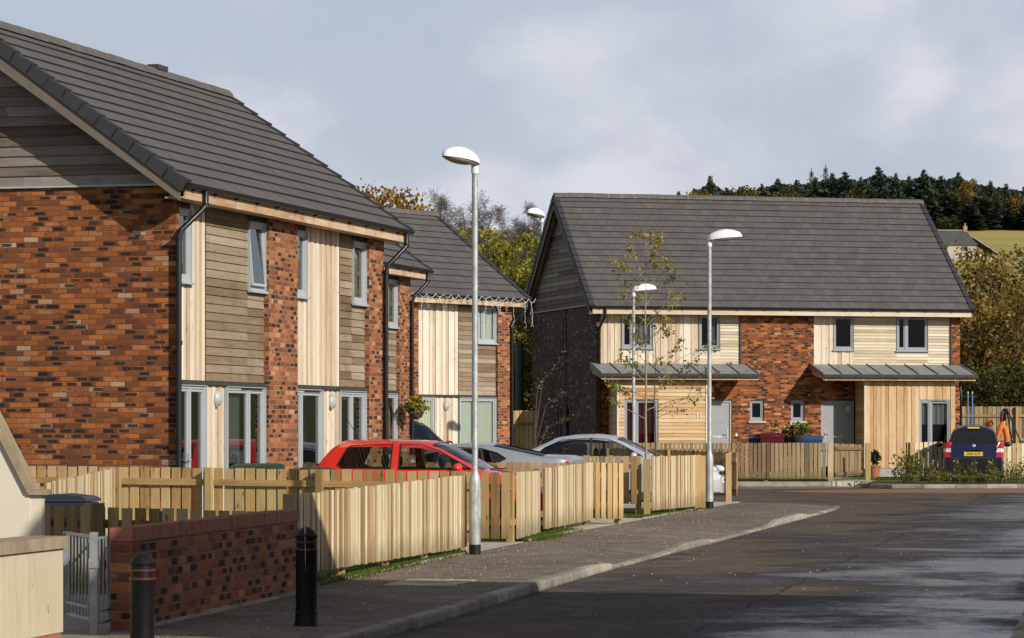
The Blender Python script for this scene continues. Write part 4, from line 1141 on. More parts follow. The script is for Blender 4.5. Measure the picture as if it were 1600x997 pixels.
def pair_house():
    L, D, ze, zf, pitch, ov = 12.15, 8.1, 5.03, 4.80, 40, .42
    a = R(14); root = thing('house', 'brick and pale timber semi-detached pair with two zinc porch canopies', 'house', (2.64, 96, .35), a, hg)
    shell(root, L, D, 5.12, ze, pitch, ov, slits=[(3.55, 4.05, 3.75, 4.75), (3.3, 3.75, .6, 1.95), (4.3, 4.7, .6, 1.95)], gp=.15, gable_mat='brick_gable')
    for ya, yb, za, zb in [(3.55, 4.05, 3.75, 4.75), (3.3, 3.75, .6, 1.95), (4.3, 4.7, .6, 1.95)]:
        f = MB()
        for q in ((ya, ya+.05, za, zb), (yb-.05, yb, za, zb), (ya+.05, yb-.05, za, za+.05), (ya+.05, yb-.05, zb-.05, zb)): f.box(.04, .09, *q)
        wd = f.build('window', 'frame_grey', root); p = MB(); p.face([(.06, yb, za), (.06, ya, za), (.06, ya, zb), (.06, yb, zb)]); p.build('pane', 'glass_dark', wd)
        s = MB(); s.box(-.05, .04, ya-.04, yb+.04, za-.05, za); s.build('sill', 'stone', wd)
    add_roof(root, L, D, ze, zf, pitch, ov, .32, .3, 'larch')
    b = MB(); zt = 4.95
    b.box(.1, .62, .0, .15, -.4, 2.95); b.box(.1, .14, 0, .15, 2.95, zt); b.cut(); b.box(11.86, L-.1, 0, .15, -.4, zt); b.box(11.0, 11.86, 0, .15, -.4, 2.93); b.cut()
    def brickwall(x0, x1, z0, z1, holes):
        cur = x0
        for (p, q, r, s) in holes: b.box(cur, p, 0, .15, z0, z1); b.box(p, q, 0, .15, z0, r); b.box(p, q, 0, .15, s, z1); cur = q
        b.box(cur, x1, 0, .15, z0, z1)
    brickwall(4.75, 7.18, -.4, zt, [(5.04, 5.51, 1.47, 2.13), (6.41, 6.86, 1.47, 2.13)])
    b.box(3.55, 4.75, 0, .15, 2.12, 2.95) ; b.box(4.45, 4.75, 0, .15, -.4, 2.12); b.box(7.18, 7.42, 0, .15, -.4, 2.95); b.box(7.42, 8.56, .0, .15, 2.12, 2.95)
    b.build('wall', 'brick', root)
    v = MB(); h = MB(); g_ = MB(); gh = MB(); y = .05; zl, zc = 2.95, 4.86
    vboards(v, .14, .83, zl, zc, y, .125); vboards(v, .83, 1.86, zl, 3.74, y, .125); vboards(v, 1.86, 3.36, zl, zc, y, .125); v.cut()
    vboards(v, 7.18, 7.85, zl, zc, y, .14); vboards(v, 7.85, 8.54, zl, 3.72, y, .14)
    hboards(h, 3.36, 4.07, zl, 3.73, y, .096); hboards(h, 4.07, 4.74, zl, zc, y, .096); h.cut()
    hboards(h, 8.54, 10.0, zl, zc, y, .096); hboards(h, 10.0, 11.07, zl, 3.71, y, .096); hboards(h, 11.07, 11.84, zl, zc, y, .096)
    v.build('vertical_cladding', 'larch', root); h.build('horizontal_cladding', 'white_clad', root)
    k = MB(); k.box(4.715, 4.765, .0-.004, .1, zl, zt); k.cut(); k.box(11.83, 11.87, -.004, .1, zl, zt); k.build('flashing', 'lead', root)
    bk = MB(); bk.box(.14, 4.74, .10, .12, 2.94, 3.7); bk.box(7.18, 11.84, .10, .12, 2.94, 3.69)
    for p, q in ((.14, .83), (1.86, 3.37), (4.07, 4.74), (7.18, 7.85), (8.54, 10), (11.07, 11.84)): bk.box(p, q, .101, .12, 3.7, 4.95)
    for p, q in ((.83, 1.86), (3.37, 4.07), (7.85, 8.54), (10, 11.07)): bk.box(p, q, .09, .14, 4.80, 4.95)
    bk.build('backing', 'room', root)
    W = lambda *q, **kw: add_window(root, *q, frame='frame_grey', glass='glass_dark', yd=.085, **kw)
    W(.83, 1.86, 3.75, 4.82, (.34,), curtain=('curtain', 0, .36, 1), vent=True, cpos=.05); W(3.37, 4.07, 3.74, 4.82, curtain=('curtain', 0, .62, 1))
    W(7.85, 8.54, 3.73, 4.82, vent=True); W(10.0, 11.07, 3.72, 4.82, (.3,), vent=True)
    W(5.04, 5.51, 1.47, 2.13, sill=False, curtain=('blind', .82, 0, 1)); W(6.41, 6.86, 1.47, 2.13, sill=False, curtain=('blind', .86, 0, 1))
    s = MB(); s.box(4.98, 5.57, -.06, .04, 1.40, 1.47); s.cut(); s.box(6.35, 6.92, -.06, .04, 1.40, 1.47); s.build('sill', 'stone', root)
    # bays under the canopies
    yb = -1.0
    bw = MB(); bw.box(.40, .44, yb+.06, 0, -.3, 2.9); bw.cut(); bw.box(3.30, 3.34, yb+.06, 0, -.3, 2.9); bw.cut(); bw.box(8.58, 8.62, yb+.06, 0, -.3, 2.9); bw.cut(); bw.box(11.54, 11.58, yb+.06, 0, -.3, 2.9)
    bw.build('bay_wall', 'room', root)
    def off(mb): 
        mb.v = [(p[0], p[1]+yb, p[2]) for p in mb.v]; return mb
    hboards(gh, .44, .62, .05, 2.72, .0, .115); hboards(gh, 1.72, 3.26, .05, 2.72, .0, .115); hboards(gh, .62, 1.72, 2.14, 2.72, .0, .115); hboards(gh, .62, 1.72, -.05, .10, 0, .1)
    vboards(g_, 8.56, 10.36, -.02, 2.72, 0, .13); vboards(g_, 10.36, 11.42, 2.14, 2.72, 0, .13); vboards(g_, 11.42, 11.58, -.02, 2.72, 0, .13); vboards(g_, 10.36, 11.42, -.05, .12, 0, .13)
    off(gh).build('bay_cladding', 'larch_gold', root); off(g_).build('bay_cladding', 'larch_gold', root)
    p = MB(); p.box(3.26, 3.36, yb-.012, yb+.06, -.05, 2.74, grain='z'); p.cut(); p.box(.38, .44, yb-.012, yb+.06, -.05, 2.74, grain='z'); p.cut(); p.box(8.50, 8.56, yb-.012, yb+.06, -.05, 2.74, grain='z'); p.build('corner_trim', 'larch', root)
    sd = MB()
    for x in (.398, 8.578, 3.342, 11.582):
        sd.cut(); z = -.05
        while z < 2.85:
            sd.box(x-.008, x+.008, yb+.062, -.002, z, z+.11, grain='y'); z += .115
    sd.build('bay_cladding', 'larch_gold', root)
    def bay_win(x0, x1, z0, z1, mul, curt, door=True):
        w_ = add_window(root, x0, x1, z0, z1, mul, frame='frame_grey', glass='glass_dark', yd=.06, curtain=curt, sill=False, vent=True, jamb=False)
        w_.location.y = yb; return w_
    bay_win(.62, 1.70, .10, 2.13, (.36,), ('red_curtain', 0, .0, 1)); bay_win(10.36, 11.42, .12, 2.13, (.36,), ('curtain', .62, 0, 1))
    pb_ = MB(); pb_.box(.42, 3.32, yb+.03, -.01, -.5, -.052); pb_.cut(); pb_.box(8.54, 11.56, yb+.03, -.01, -.5, -.022); pb_.build('plinth', 'mortar', root)
    bf = MB(); bf.box(.44, 3.3, yb+.04, -.01, .0, .03); bf.box(8.6, 11.5, yb+.04, -.01, 0, .03); bf.box(.44, 3.3, -.02, -.004, .0, 2.8); bf.box(8.62, 11.54, -.02, -.004, .0, 2.8); bf.build('interior', 'room', root)
    for x0, x1, hs in ((3.50, 4.44, 1), (7.43, 8.54, 0)):
        d = MB(); d.box(x0, x0+.06, .03, .13, .0, 2.11); d.box(x1-.06, x1, .03, .13, 0, 2.11); d.box(x0+.06, x1-.06, .03, .13, 2.05, 2.11); d.box(x0+.06, x1-.06, .06, .11, .02, 2.05)
        for zz in (.32, 1.42): 
            d.box(x0+.22, x1-.22, .052, .06, zz, zz+.012); d.box(x0+.22, x1-.22, .052, .06, zz+.5, zz+.512)
        dr = d.build('door', 'door_grey', root)
        lb = MB(); cx = (x0+x1)/2; lb.box(cx-.16, cx+.16, .045, .0595, .93, 1.0); lb.build('letterbox', 'galv', dr)
        hb = MB(); hx = x1-.14 if hs else x0+.14; sg = -1 if hs else 1
        hb.box(hx-.02, hx+.02, .045, .0595, .92, 1.20); hb.tube([(hx, .04, 1.06), (hx, 0.0, 1.06), (hx+sg*.13, -.005, 1.06)], .012, 6); hb.build('handle', 'galv', dr)
    canopy(root, -.22, 4.92); canopy(root, 7.02, 12.18)
    wall_lamp(root, 8.35, 1.85, .0); 
    nb = MB(); nb.box(4.56, 4.62, -.012, .0, .98, 1.08); nb.build('doorbell', 'white', root)
    t_ = text_mesh('house_number', '11', .2, 'white', root, (3.03, yb-.012, 1.62), (R(90), 0, 0)); 
    downpipe(root, .16, ov, ze, -.08, y=-.07); downpipe(root, 11.75, .95, 2.9, .0, y=-1.06)
    return root
pair_house()
# unseen house across the road, added and shaped to throw the shadow on the near pavement
def unseen_house():
    L, D, ze = 9.5, 7.7, 5.04
    root = thing('house', 'unseen brick house across the road, added to shade the near pavement', 'house', (4.015, 16.86, -.02), R(-15), hg)
    shell(root, L, D, 5.1, ze, 37, .3); add_roof(root, L, D, ze, 4.83, 37, .3, .45, .45)
    b = MB(); b.box(.1, L-.1, 0, .15, -.3, 5); b.build('wall', 'brick', root)
unseen_house()
# =================================================================== FOREGROUND WALLS AND GATE
def garden_wall():
    p, q = (-2.96, 23.9), (-2.045, 29.3); L = math.dist(p, q)
    root = thing('garden_wall', 'low dark red brick wall with brick on edge coping behind the bollards', 'wall', (*p, 0), math.atan2(q[1]-p[1], q[0]-p[0]))
    b = MB(); b.box(0, L, 0, .17, -.2, .69); b.build('wall', 'brick_dark', root)
    c = MB(); n = round(L/.077); w = L/n
    for i in range(n):
        j = random.uniform(-.003, .003); c.box(i*w+.004, (i+1)*w-.004, -.008+j, .178+j, .694, .80+random.uniform(-.004, .003))
    cp = c.build('coping', 'cap_brick', root)
    m = MB(); m.box(.03, L-.03, .004, .166, .689, .79); m.build('mortar', 'mortar', cp)
garden_wall()
def cream_wall():
    p, q = (-4.75, 16.6), (-3.405, 23.3); L = math.dist(p, q); a = math.atan2(q[1]-p[1], q[0]-p[0])
    root = thing('rendered_wall', 'low stained cream rendered wall with flat sandstone coping at bottom left', 'wall', (*p, 0), a)
    b = MB(); b.box(0, L, 0, .26, .03, .665); b.build('wall', 'render', root)
    k = MB(); k.box(.0, L-.01, .012, .25, -.2, .03); k.build('plinth', 'cap_brick', root)
    c = MB(); n = 5
    for i in range(n): c.box(L*i/n+.004, L*(i+1)/n-.004+(.03 if i == n-1 else 0), -.03, .29, .667, .757)
    c.build('coping', 'coping', root)
cream_wall()
def wing_wall():
    root = thing('wing_wall', 'tall cream rendered wall with steep stone-capped slope at the left edge', 'wall', (-4.06, 26.5, 0))
    P = [(0, -.1), (0, 1.0), (-.10, 1.0), (-1.40, 3.58), (-4, 3.58), (-4, -.1)]
    b = MB(); b.prism([(x, z) for x, z in P[1:]][1:]+[(-.10, -.1)], 'y', 0, .22); b.build('wall', 'render_pale', root)
    b = MB(); b.box(-.10, 0, .012, .2, -.1, 1.0); b.build('pier', 'render_pale', root)
    c = MB(); c.bar((-.085, .11, 1.03), (-1.42, .11, 3.66), .30, .07); c.box(-.11, .05, -.035, .255, 1.0, 1.045); c.build('coping', 'coping', root)
wing_wall()
def gate():
    root = thing('metal_gate', 'open galvanised bar gate between the cream wall and the brick wall', 'gate', (-3.215, 23.62, 0))
    b = MB(); b.box(-.03, .03, -.03, .03, -.1, .775); b.build('post', 'gate_metal', root)
    def leaf(d, n, z0, z1, nm, w=.04):
        d = Vector((d[0], d[1], 0)); L = d.length; u = d/L; s = u*.045
        P = lambda t, z: (s.x+u.x*(L-.045)*t, s.y+u.y*(L-.045)*t, z)
        f = MB(); f.bar(P(0, z0), P(0, z1), w, .012); f.bar(P(1, z0), P(1, z1), w, .012); f.bar(P(0, z0+.01), P(1, z0+.01), .012, w*.6); f.bar(P(0, z1-.01), P(1, z1-.01), .012, w*.6); f.bar(P(0, z0+.1), P(1, z0+.1), .012, w*.5)
        fr = f.build(nm, 'gate_metal', root)
        r = MB()
        for i in range(1, n): r.tube([P(i/n, z0), P(i/n, z1)], .0065, 6, False)
        r.build('bars', 'gate_metal', fr)
    leaf((-.34, .86), 8, .09, .75, 'gate_leaf'); leaf((.075, .44), 4, .06, .735, 'side_panel', .035)
    h = MB()
    for z in (.62, .18): h.cut(); h.box(-.05, .0, .015, .06, z-.02, z+.02); h.tube([(-.045, .04, z-.05), (-.045, .04, z+.06)], .014, 8)
    h.build('hinge', 'gate_metal', root)
    l = MB(); l.box(-.035, .04, -.04, -.03, .5, .56); l.build('latch', 'gate_metal', root)
gate()
bo = make_bollard('black bollard with red bands standing at the far end of the brick wall'); place(bo, -1.64, 24.5, 0, R(20))
dup(bo, (-2.60, 21.6, -.09), R(100), 'black bollard cut by the bottom edge, nearest to the cream wall')

b = MB(); b.tube([(-.01, .0, .792), (-.005, -.035, .784), (.0, -.07, .752), (.004, -.088, .71), (.002, -.087, .68), (.006, -.0885, .60), (.004, -.086, .55), (.008, -.0855, .45)], [.004, .006, .005, .005, .003, .004, .003, .001], 5); d_ = b.build('bird_dropping', 'mortar', bo); d_.rotation_euler = (0, 0, R(-25))
# =================================================================== FENCES
fence('timber_fence', 'grey brown picket fence behind the brick wall and metal gate', (-4.74, 31.0), (-2.30, 29.95), (.80, .765), (.02, .02), .152, .118, -1, (0, .5, 1), mat='fence_gold', post_mat='fence_old', post_top=-.03)
k = MB(); k.box(-4.185, -4.065, 30.55, 30.66, -.1, .83, grain='z'); tag(k.build('timber_post', 'fence_old'), 'grey square timber post in the picket fence above the metal gate', 'post')
fence('timber_fence', 'sunlit pale fence running back from the blue bin at left', (-4.86, 31.6), (-5.34, 40.8), (1.01, 1.04), (.05, .05), .125, .105, -1, (0, .33, .66, 1))
fence('timber_fence', 'long golden fence seen from its railed back in front of the near terrace', (-7.2, 42.0), (-.52, 40.2), (1.075, 1.01), (.10, .08), .15, .122, 1, (.285, .475, .70, .985), mat='fence_gold', rails=(.22, .80))
fence('timber_fence', 'longest pale fence along the pavement between bollard and near lamp post', (-2.15, 30.3), (-.63, 38.6), (.925, .99), (.135, .085), .118, .1, -1, (.005, .25, .5, .75, .985))
fence('timber_fence', 'short gappy fence panel facing the camera just right of the near lamp post', (-.57, 42.5), (0, 42.32), (.975, .965), (.06, .055), .145, .118, -1, (.94,), mat='fence_gold', jit=.004)
fence('timber_fence', 'short pale fence edge-on beside the red car headlight', (.012, 42.40), (.35, 44.9), (.97, .955), (.055, .06), .12, .1, -1, (1.05,))
fence('timber_fence', 'pale fence with bright boards just right of the red car headlight', (.41, 45.35), (1.26, 50.1), (.985, 1.025), (.085, .09), .118, .1, -1, (-.015, .5, .97))
fence('timber_fence', 'short knotty fence panel facing the camera beside the paved entrance', (1.30, 50.12), (1.80, 50.75), (1.02, 1.0), (.09, .085), .15, .122, -1, (.97,), mat='fence_gold', jit=.004)
fence('timber_fence', 'golden fence in front of the silver coupe behind the red bonnet', (-3.6, 51.9), (1.22, 50.35), (1.015, 1.01), (.08, .08), .155, .128, -1, (0, .4, .7, 1), mat='fence_gold')
fence('timber_fence', 'knotty fence in front of the silver saloon with dark rail below', (-3.6, 57.0), (2.28, 55.5), (1.10, 1.08), (.21, .21), .145, .12, -1, (.02, .5, 1), mat='fence_gold')
fence('timber_fence', 'bright pale fence between the young trees and the second lamp post', (2.46, 55.25), (3.60, 59.6), (1.07, 1.06), (.10, .08), .118, .1, -1, (.5, .97))
k = MB(); k.box(-2.24, -2.12, 30.02, 30.14, -.1, .93, grain='z'); tag(k.build('timber_post', 'fence_old'), 'weathered post where the brick wall meets the longest pale fence', 'post')
k = MB(); k.box(2.36, 2.48, 55.02, 55.14, -.1, 1.03, grain='z'); tag(k.build('timber_post', 'post'), 'square gate post at the near end of the bright fence by the young trees', 'post')
k = MB(); k.box(3.52, 3.72, 59.05, 59.08, .05, 1.055, grain='z'); k.box(3.57, 3.68, 59.09, 59.19, -.1, 1.0, grain='z'); tag(k.build('timber_post', 'fence_gold'), 'wide end board of the bright fence just left of the second lamp post', 'post')
k = MB(); k.box(4.59, 4.71, 65.95, 66.07, -.1, 1.045, grain='z'); tag(k.build('timber_post', 'post'), 'lone timber post in front of the saloon nose right of the second lamp post', 'post')
fence('timber_fence', 'railed fence end beyond the silver saloon bonnet', (2.2, 71.2), (4.98, 67.95), (1.13, 1.05), (.08, .08), .15, .125, 1, (.02, .5, .96), mat='fence_gold', rails=(.2, .82))
fence('timber_fence', 'dark front garden fence left of the open garden gate', (2.2, 89.75), (9.1, 88.95), (1.16, 1.16), (.13, .13), .125, .1, -1, (0, .25, .5, .75), mat='fence_old', gz=0)
k = MB(); k.box(9.14, 9.30, 88.85, 89.01, -.1, 1.18, grain='z'); tag(k.build('timber_post', 'fence_pale'), 'pale gate post at the right end of the dark front garden fence', 'post')
fence('garden_gate', 'brown slatted timber garden gate standing open towards the grey front door', (9.36, 89.05), (10.42, 91.6), (1.14, 1.10), (.14, .2), .1, .08, 1, (), rails=(.1, .86), mat='fence_old', post_mat='fence_old', cat='gate')
k = MB(); k.box(10.27, 10.42, 89.2, 89.35, -.1, 1.15, grain='z'); tag(k.build('timber_post', 'post'), 'gate post standing right of the open timber garden gate', 'post')
fence('timber_fence', 'sunny picket panel left of the blue people carrier', (11.95, 92.6), (13.0, 93.0), (1.16, 1.17), (.06, .06), .15, .12, -1, (0, 1))
fence('timber_fence', 'sunny picket panel right of the blue people carrier', (14.6, 93.4), (17.4, 94.0), (1.12, 1.12), (.06, .06), .15, .12, -1, (0, .5, 1))
fence('timber_fence', 'tall dark boundary fence behind the blue people carrier', (14.7, 103.5), (24, 104.5), (2.32, 2.32), (.1, .1), .15, .13, 1, (0, .25, .5, .75, 1), rails=(.2, .5, .86), mat='fence_old')
fence('timber_fence', 'tall pale fence filling the gap beside the dark brick gable', (-1.2, 97.4), (.82, 98.2), (2.15, 2.15), (.1, .1), .15, .135, 1, (.1, .55), rails=(.2, .8), mat='fence_gold')

# =================================================================== STREET LAMPS
l1 = make_lamp('nearest tall street lamp standing at the end of the long pale fence'); place(l1, gx(742, 38.4), 38.4, .0, R(50))
def lamp(px, Y, z, s, rz, lab): return dup(l1, (gx(px, Y), Y, z), R(rz), lab, s)
lamp(1108.5, 60.6, 0, 1.085, 180, 'second street lamp, right of the bright fence, its head pointing right')
lamp(990, 80, 0, 1.055, 196, 'thin street lamp behind the young trees in front of the timber upper floor')
lamp(846.5, 122, Hh(0, 122), 1.73, 58, 'distant street lamp head showing beside the dark gable verge')
c = MB(); c.box(-.36, .36, -.62, .62, -.05, .005); c.box(-.33, .33, -.004, .004, .005, .008)
o = c.build('access_cover', 'slab'); place(o, gx(672, 31.3), 31.3, .002, R(-10)); tag(o, 'pale rectangular inspection cover set in the pavement', 'access cover')
c = MB(); c.box(-.15, .15, -.02, .02, .0055, .0085, m=0); c.build('slot', 'lead', o)

# =================================================================== CARS
def aerial(root, x, z):
    b = MB(); b.tube([(x, 0, z-.02), (x-.28, 0, z+.42)], [.008, .004], 5); b.build('aerial', 'trim', root)
red = make_car('parked_car', 'red hatchback parked nose to the road behind the pale fences', 3.82,
    [(-.5, .80), (0, .86), (.05, .99), (.20, 1.20), (.34, 1.355), (.46, 1.395), (1.2, 1.405), (1.85, 1.385), (2.12, 1.32), (2.84, .94), (2.95, .91), (3.5, .79), (3.75, .66), (3.82, .5), (4.3, .45)],
    [(-.5, .84), (0, .84), (.15, .90), (1.5, .905), (2.8, .89), (3.3, .82), (3.65, .70), (3.82, .5), (4.3, .45)],
    [(-.5, .62), (0, .66), (.15, .76), (.6, .82), (2.8, .82), (3.4, .77), (3.7, .66), (3.82, .52), (4.3, .5)], 'p_red',
    [[(.46, 1.0), (.60, 1.26), (.68, 1.30), (1.36, 1.325), (1.36, .94), (.56, .94)], [(1.50, .93), (1.50, 1.325), (1.86, 1.315), (2.16, 1.215), (2.70, .935)]],
    [(1.98, 2.86, .50, .62), (.10, .34, .55, .50)], wheels=(.62, 3.1), lights=[('headlight', 'lens_clear', (3.66, .48, .66), (.10, .14, .075)), ('tail_light', 'lens_red', (.08, .66, .85), (.06, .06, .13))], mirror=(2.52, .95, .80),
    extras=lambda root, W, B, T: aerial(root, .62, T(.62)))

place(red, -3.06, 49.95, -.0, R(-15))
b = MB(); b.tube([(2.9, -.3, .93), (3.0, .25, .935)], .012, 6); b.build('wiper', 'trim', red)
coupe = make_car('parked_car', 'low silver coupe seen from its tail behind the red hatchback', 4.3,
    [(-.5, .98), (0, 1.0), (.02, 1.08), (.10, 1.12), (.30, 1.125), (.5, 1.13), (1.45, 1.315), (1.9, 1.34), (2.3, 1.31), (2.55, 1.24), (3.2, .90), (3.9, .76), (4.2, .6), (4.3, .5), (4.8, .45)],
    [(-.5, .95), (0, .95), (.2, 1.0), (.9, .98), (2, .93), (3.1, .89), (3.9, .74), (4.3, .5), (4.8, .45)],
    [(-.5, .66), (0, .70), (.2, .80), (.9, .87), (3.2, .86), (3.9, .74), (4.3, .5), (4.8, .5)], 'p_silver',
    [[(1.12, 1.06), (1.30, 1.16), (1.6, 1.235), (2.1, 1.25), (2.45, 1.20), (2.9, .97), (1.25, .99)]], [(2.42, 3.12, .48, .60), (.50, 1.42, .62, .50)], wheels=(.75, 3.4), th=.5,
    tints=['car_tint'], screen_glass='screen_glass', lights=[('tail_light', 'lens_red', (.05, .72, .985), (.045, .085, .032)), ('headlight', 'lens_clear', (4.1, .5, .66), (.1, .14, .07))], mirror=(2.75, .98, .84))
place(coupe, gx(906, 53.2), 53.2, -.0, R(165))
sal = make_car('parked_car', 'pale silver saloon with its nose showing right of the second lamp post', 4.85,
    [(-.5, .9), (0, .93), (.06, 1.0), (.3, 1.04), (.55, 1.07), (1.2, 1.38), (1.65, 1.455), (2.1, 1.465), (2.5, 1.42), (2.75, 1.33), (3.45, .99), (3.65, .95), (4.45, .84), (4.75, .70), (4.85, .55), (5.4, .5)],
    [(-.5, .86), (0, .88), (.3, .96), (1.5, .96), (3.4, .94), (4.3, .84), (4.7, .68), (4.85, .55), (5.4, .5)],
    [(-.5, .66), (0, .70), (.2, .80), (.8, .87), (3.6, .87), (4.4, .78), (4.75, .64), (4.85, .55), (5.4, .5)], 'p_silver2',
    [[(.86, .99), (1.06, 1.17), (1.42, 1.33), (2.05, 1.375), (2.05, .985)], [(2.08, .985), (2.08, 1.375), (2.42, 1.35), (2.72, 1.24), (3.22, .98)]], [(2.60, 3.48, .50, .62), (.52, 1.18, .60, .50)], wheels=(.85, 3.9), screen_glass='screen_glass',
    lights=[('headlight', 'lens_clear', (4.63, .52, .70), (.14, .16, .085)), ('tail_light', 'lens_red', (.05, .66, .86), (.05, .1, .08))], mirror=(3.05, 1.0, .86))
place(sal, -.16, 67.1, .0, R(-13))
b = MB(); b.box(4.825, 4.862, -.26, .26, .42, .53); pl_ = b.build('number_plate', 'white', sal); text_mesh('lettering', 'SK03 LWN', .1, 'ink', pl_, (4.864, 0, .475), (R(90), 0, R(90)), .85)
b = MB(); b.box(4.81, 4.856, -.42, .42, .58, .66); b.build('grille', 'trim', sal)
mar = make_car('parked_car', 'dark maroon people carrier half hidden behind the hanging basket', 4.2,
    [(-.5, .9), (0, .95), (.08, 1.2), (.3, 1.58), (.6, 1.68), (1.6, 1.70), (2.2, 1.66), (2.5, 1.56), (3.2, 1.05), (3.4, .98), (3.9, .86), (4.1, .7), (4.2, .55), (4.7, .5)],
    [(-.5, .9), (0, .9), (.3, .97), (3.2, .97), (3.8, .84), (4.2, .55), (4.7, .5)],
    [(-.5, .66), (0, .7), (.2, .8), (3.4, .84), (4, .7), (4.2, .55), (4.7, .5)], 'p_maroon',
    [[(.55, 1.02), (.65, 1.5), (1.4, 1.57), (1.4, 1.02)], [(1.5, 1.02), (1.5, 1.57), (2.2, 1.55), (2.5, 1.42), (3.0, 1.02)]], [(2.40, 3.22, .52, .62), (.12, .32, .55, .5)], wheels=(.8, 3.4), mirror=(2.9, 1.05, .82))
place(mar, -3.75, 75.6, .16, R(-60))
blue = make_car('parked_car', 'navy blue people carrier seen from behind with yellow number plate', 4.3,
    [(-.5, .72), (0, .74), (.03, .98), (.09, 1.10), (.34, 1.56), (.48, 1.635), (.8, 1.665), (1.8, 1.67), (2.4, 1.62), (3.3, 1.05), (3.5, .98), (4.1, .8), (4.3, .6), (4.8, .5)],
    [(-.5, .70), (0, .72), (.1, .98), (.4, 1.02), (3.2, .98), (4, .8), (4.3, .6), (4.8, .5)],
    [(-.5, .78), (0, .80), (.12, .86), (.4, .875), (3.4, .87), (4.1, .72), (4.3, .6), (4.8, .5)], 'p_blue',
    [[(.72, 1.04), (.82, 1.48), (1.4, 1.54), (1.4, 1.04)], [(1.5, 1.04), (1.5, 1.54), (2.2, 1.52), (2.6, 1.36), (3.05, 1.04)]], [(2.45, 3.3, .52, .62), (.115, .355, .66, .57)], wheels=(.85, 3.5), th=.47, glass='car_tint', mirror=(2.95, 1.08, .92), wr=.31)
def blue_bits():
    for sg in (1, -1):
        for nm, mat, z0, z1 in (('tail_light', 'lens_red', .98, 1.15), ('reverse_light', 'lens_clear', .87, .98), ('tail_light', 'lens_red', .72, .87)):
            l = MB(); P = lambda x, y, z: (x, sg*y, z); t0, t1 = (z0-.72)/.43, (z1-.72)/.43
            xo = lambda t: -.03+.035*t+(.06 if t > .8 else 0)
            A = [P(xo(t0), .64+.03*t0, z0), P(xo(t0)+.02, .80, z0), P(.12+.03*t0, .875, z0), P(.12, .62, z0)]; B_ = [P(xo(t1), .64+.09*t1, z1), P(xo(t1)+.02, .795-.02*t1, z1), P(.12+.05*t1, .865, z1), P(.14, .62, z1)]
            l.idx(A+B_, [(0, 1, 5, 4), (1, 2, 6, 5), (2, 3, 7, 6), (3, 0, 4, 7), (4, 5, 6, 7), (3, 2, 1, 0)]); l.build(nm, mat, blue, 30)
    b = MB(); b.box(-.035, .0, -.27, .27, .755, .875); p_ = b.build('number_plate', 'yellow', blue); text_mesh('lettering', 'SN04 XCP', .105, 'ink', p_, (-.037, 0, .815), (R(90), 0, R(-90)), .82)
    b = MB(); b.lathe([(.05, 0), (.05, .01), (.035, .016)], 18); e = b.build('badge', 'rim', blue, 40); e.location = (.045, 0, 1.055); e.rotation_euler = (0, R(-75), 0)
    b = MB(); b.bar((.10, .22, 1.12), (.13, -.45, 1.16), .02, .02); b.build('wiper', 'trim', blue)
    b = MB(); b.box(.325, .365, -.17, .17, 1.555, 1.605); b.build('window_sticker', 'yellow', blue)
    b = MB(); b.prism([(-.10, .28), (-.10, .62), (-.02, .66), (.3, .66), (.3, .28)], 'y', -.80, .80); b.build('bumper', 'black', blue)
    b = MB(); b.box(-.012, .02, -.20, .20, .925, .955); b.build('boot_handle', 'trim', blue)
    aerial(blue, .9, 1.66)
blue_bits()
place(blue, gx(1521, 89.7), 89.7, .02, R(90)+math.atan(-.15))

# =================================================================== BINS, POTS AND GARDEN THINGS
wheelie('dark green wheelie bin lid showing over the golden fence below the patio door', (gx(402, 43.2), 43.2, 0), R(-12), 'bin_green')
wheelie('slate blue bin behind the grey picket fence at left', (gx(102, 31.75), 31.75, -.0), R(80), 'bin_navy', s=.83)
wheelie('maroon wheelie bin behind the dark front garden fence', (gx(1207, 90.2), 90.2, .32), R(85), 'bin_red', s=1.06)
wheelie('near black wheelie bin beside the maroon one', (gx(1188, 90.5), 90.5, .30), R(85), 'bin_navy', s=1.03)
wheelie('blue wheelie bin left of the open timber garden gate', (gx(1267, 90.2), 90.2, .25), R(4), 'bin_blue', s=1.04)
r_ = thing('garden_barrel', 'round dark barrel with domed shiny lid left of the red hatchback', 'barrel', (gx(493, 44.2), 44.2, 0))
b = MB(); b.lathe([(.28, 0), (.32, .3), (.32, .6), (.30, .93)], 24); b.build('body', 'bin_navy', r_, 40)
b = MB(); b.lathe([(.33, .93), (.345, .95), (.34, .975), (.2, 1.015), (0, 1.03)], 28); b.build('lid', 'black', r_, 40)

def pot_plant(name, label, loc, pot, ells, n, size, leaf, seed, cat='plant', stem=None, group=None, petals=0, clump=.05, per=14):
    root = thing(name, label, cat, loc, 0, group)
    if pot:
        b = MB(); b.lathe(pot[0], 18); b.build(pot[2], pot[1], root, 40)
    C, A, B_, Rn = leaf_cloud(ells, n, size, clump, per, seed); quads('foliage', C, A, B_, Rn, leaf, root)
    if stem: 
        b = MB(); [b.tube(q, .012, 5) for q in stem]; b.build('stem', 'bark', root)
    if petals:
        C, A, B_, Rn = leaf_cloud([(e[0], e[1], e[2]+e[5]*.5, e[3]*.9, e[4]*.9, e[5]*.7) for e in ells[:1]], petals, .03, .03, 5, seed+3); quads('flowers', C, A, B_, Rn, 'petal', root)
    return root
hb = pot_plant('hanging_basket', 'leafy hanging basket on the far corner of the glimpsed terrace', (gx(650, 69.0), 69.0, 1.62), ([(.05, 0), (.17, .06), (.25, .22), (.25, .25)], 'bark', 'basket'), [(0, 0, .36, .38, .38, .22), (-.05, 0, .5, .25, .25, .2)], 900, .045, 'leaf_green', 31, 'hanging basket'); hb.scale = (.74,)*3; hb.location.z = 1.78
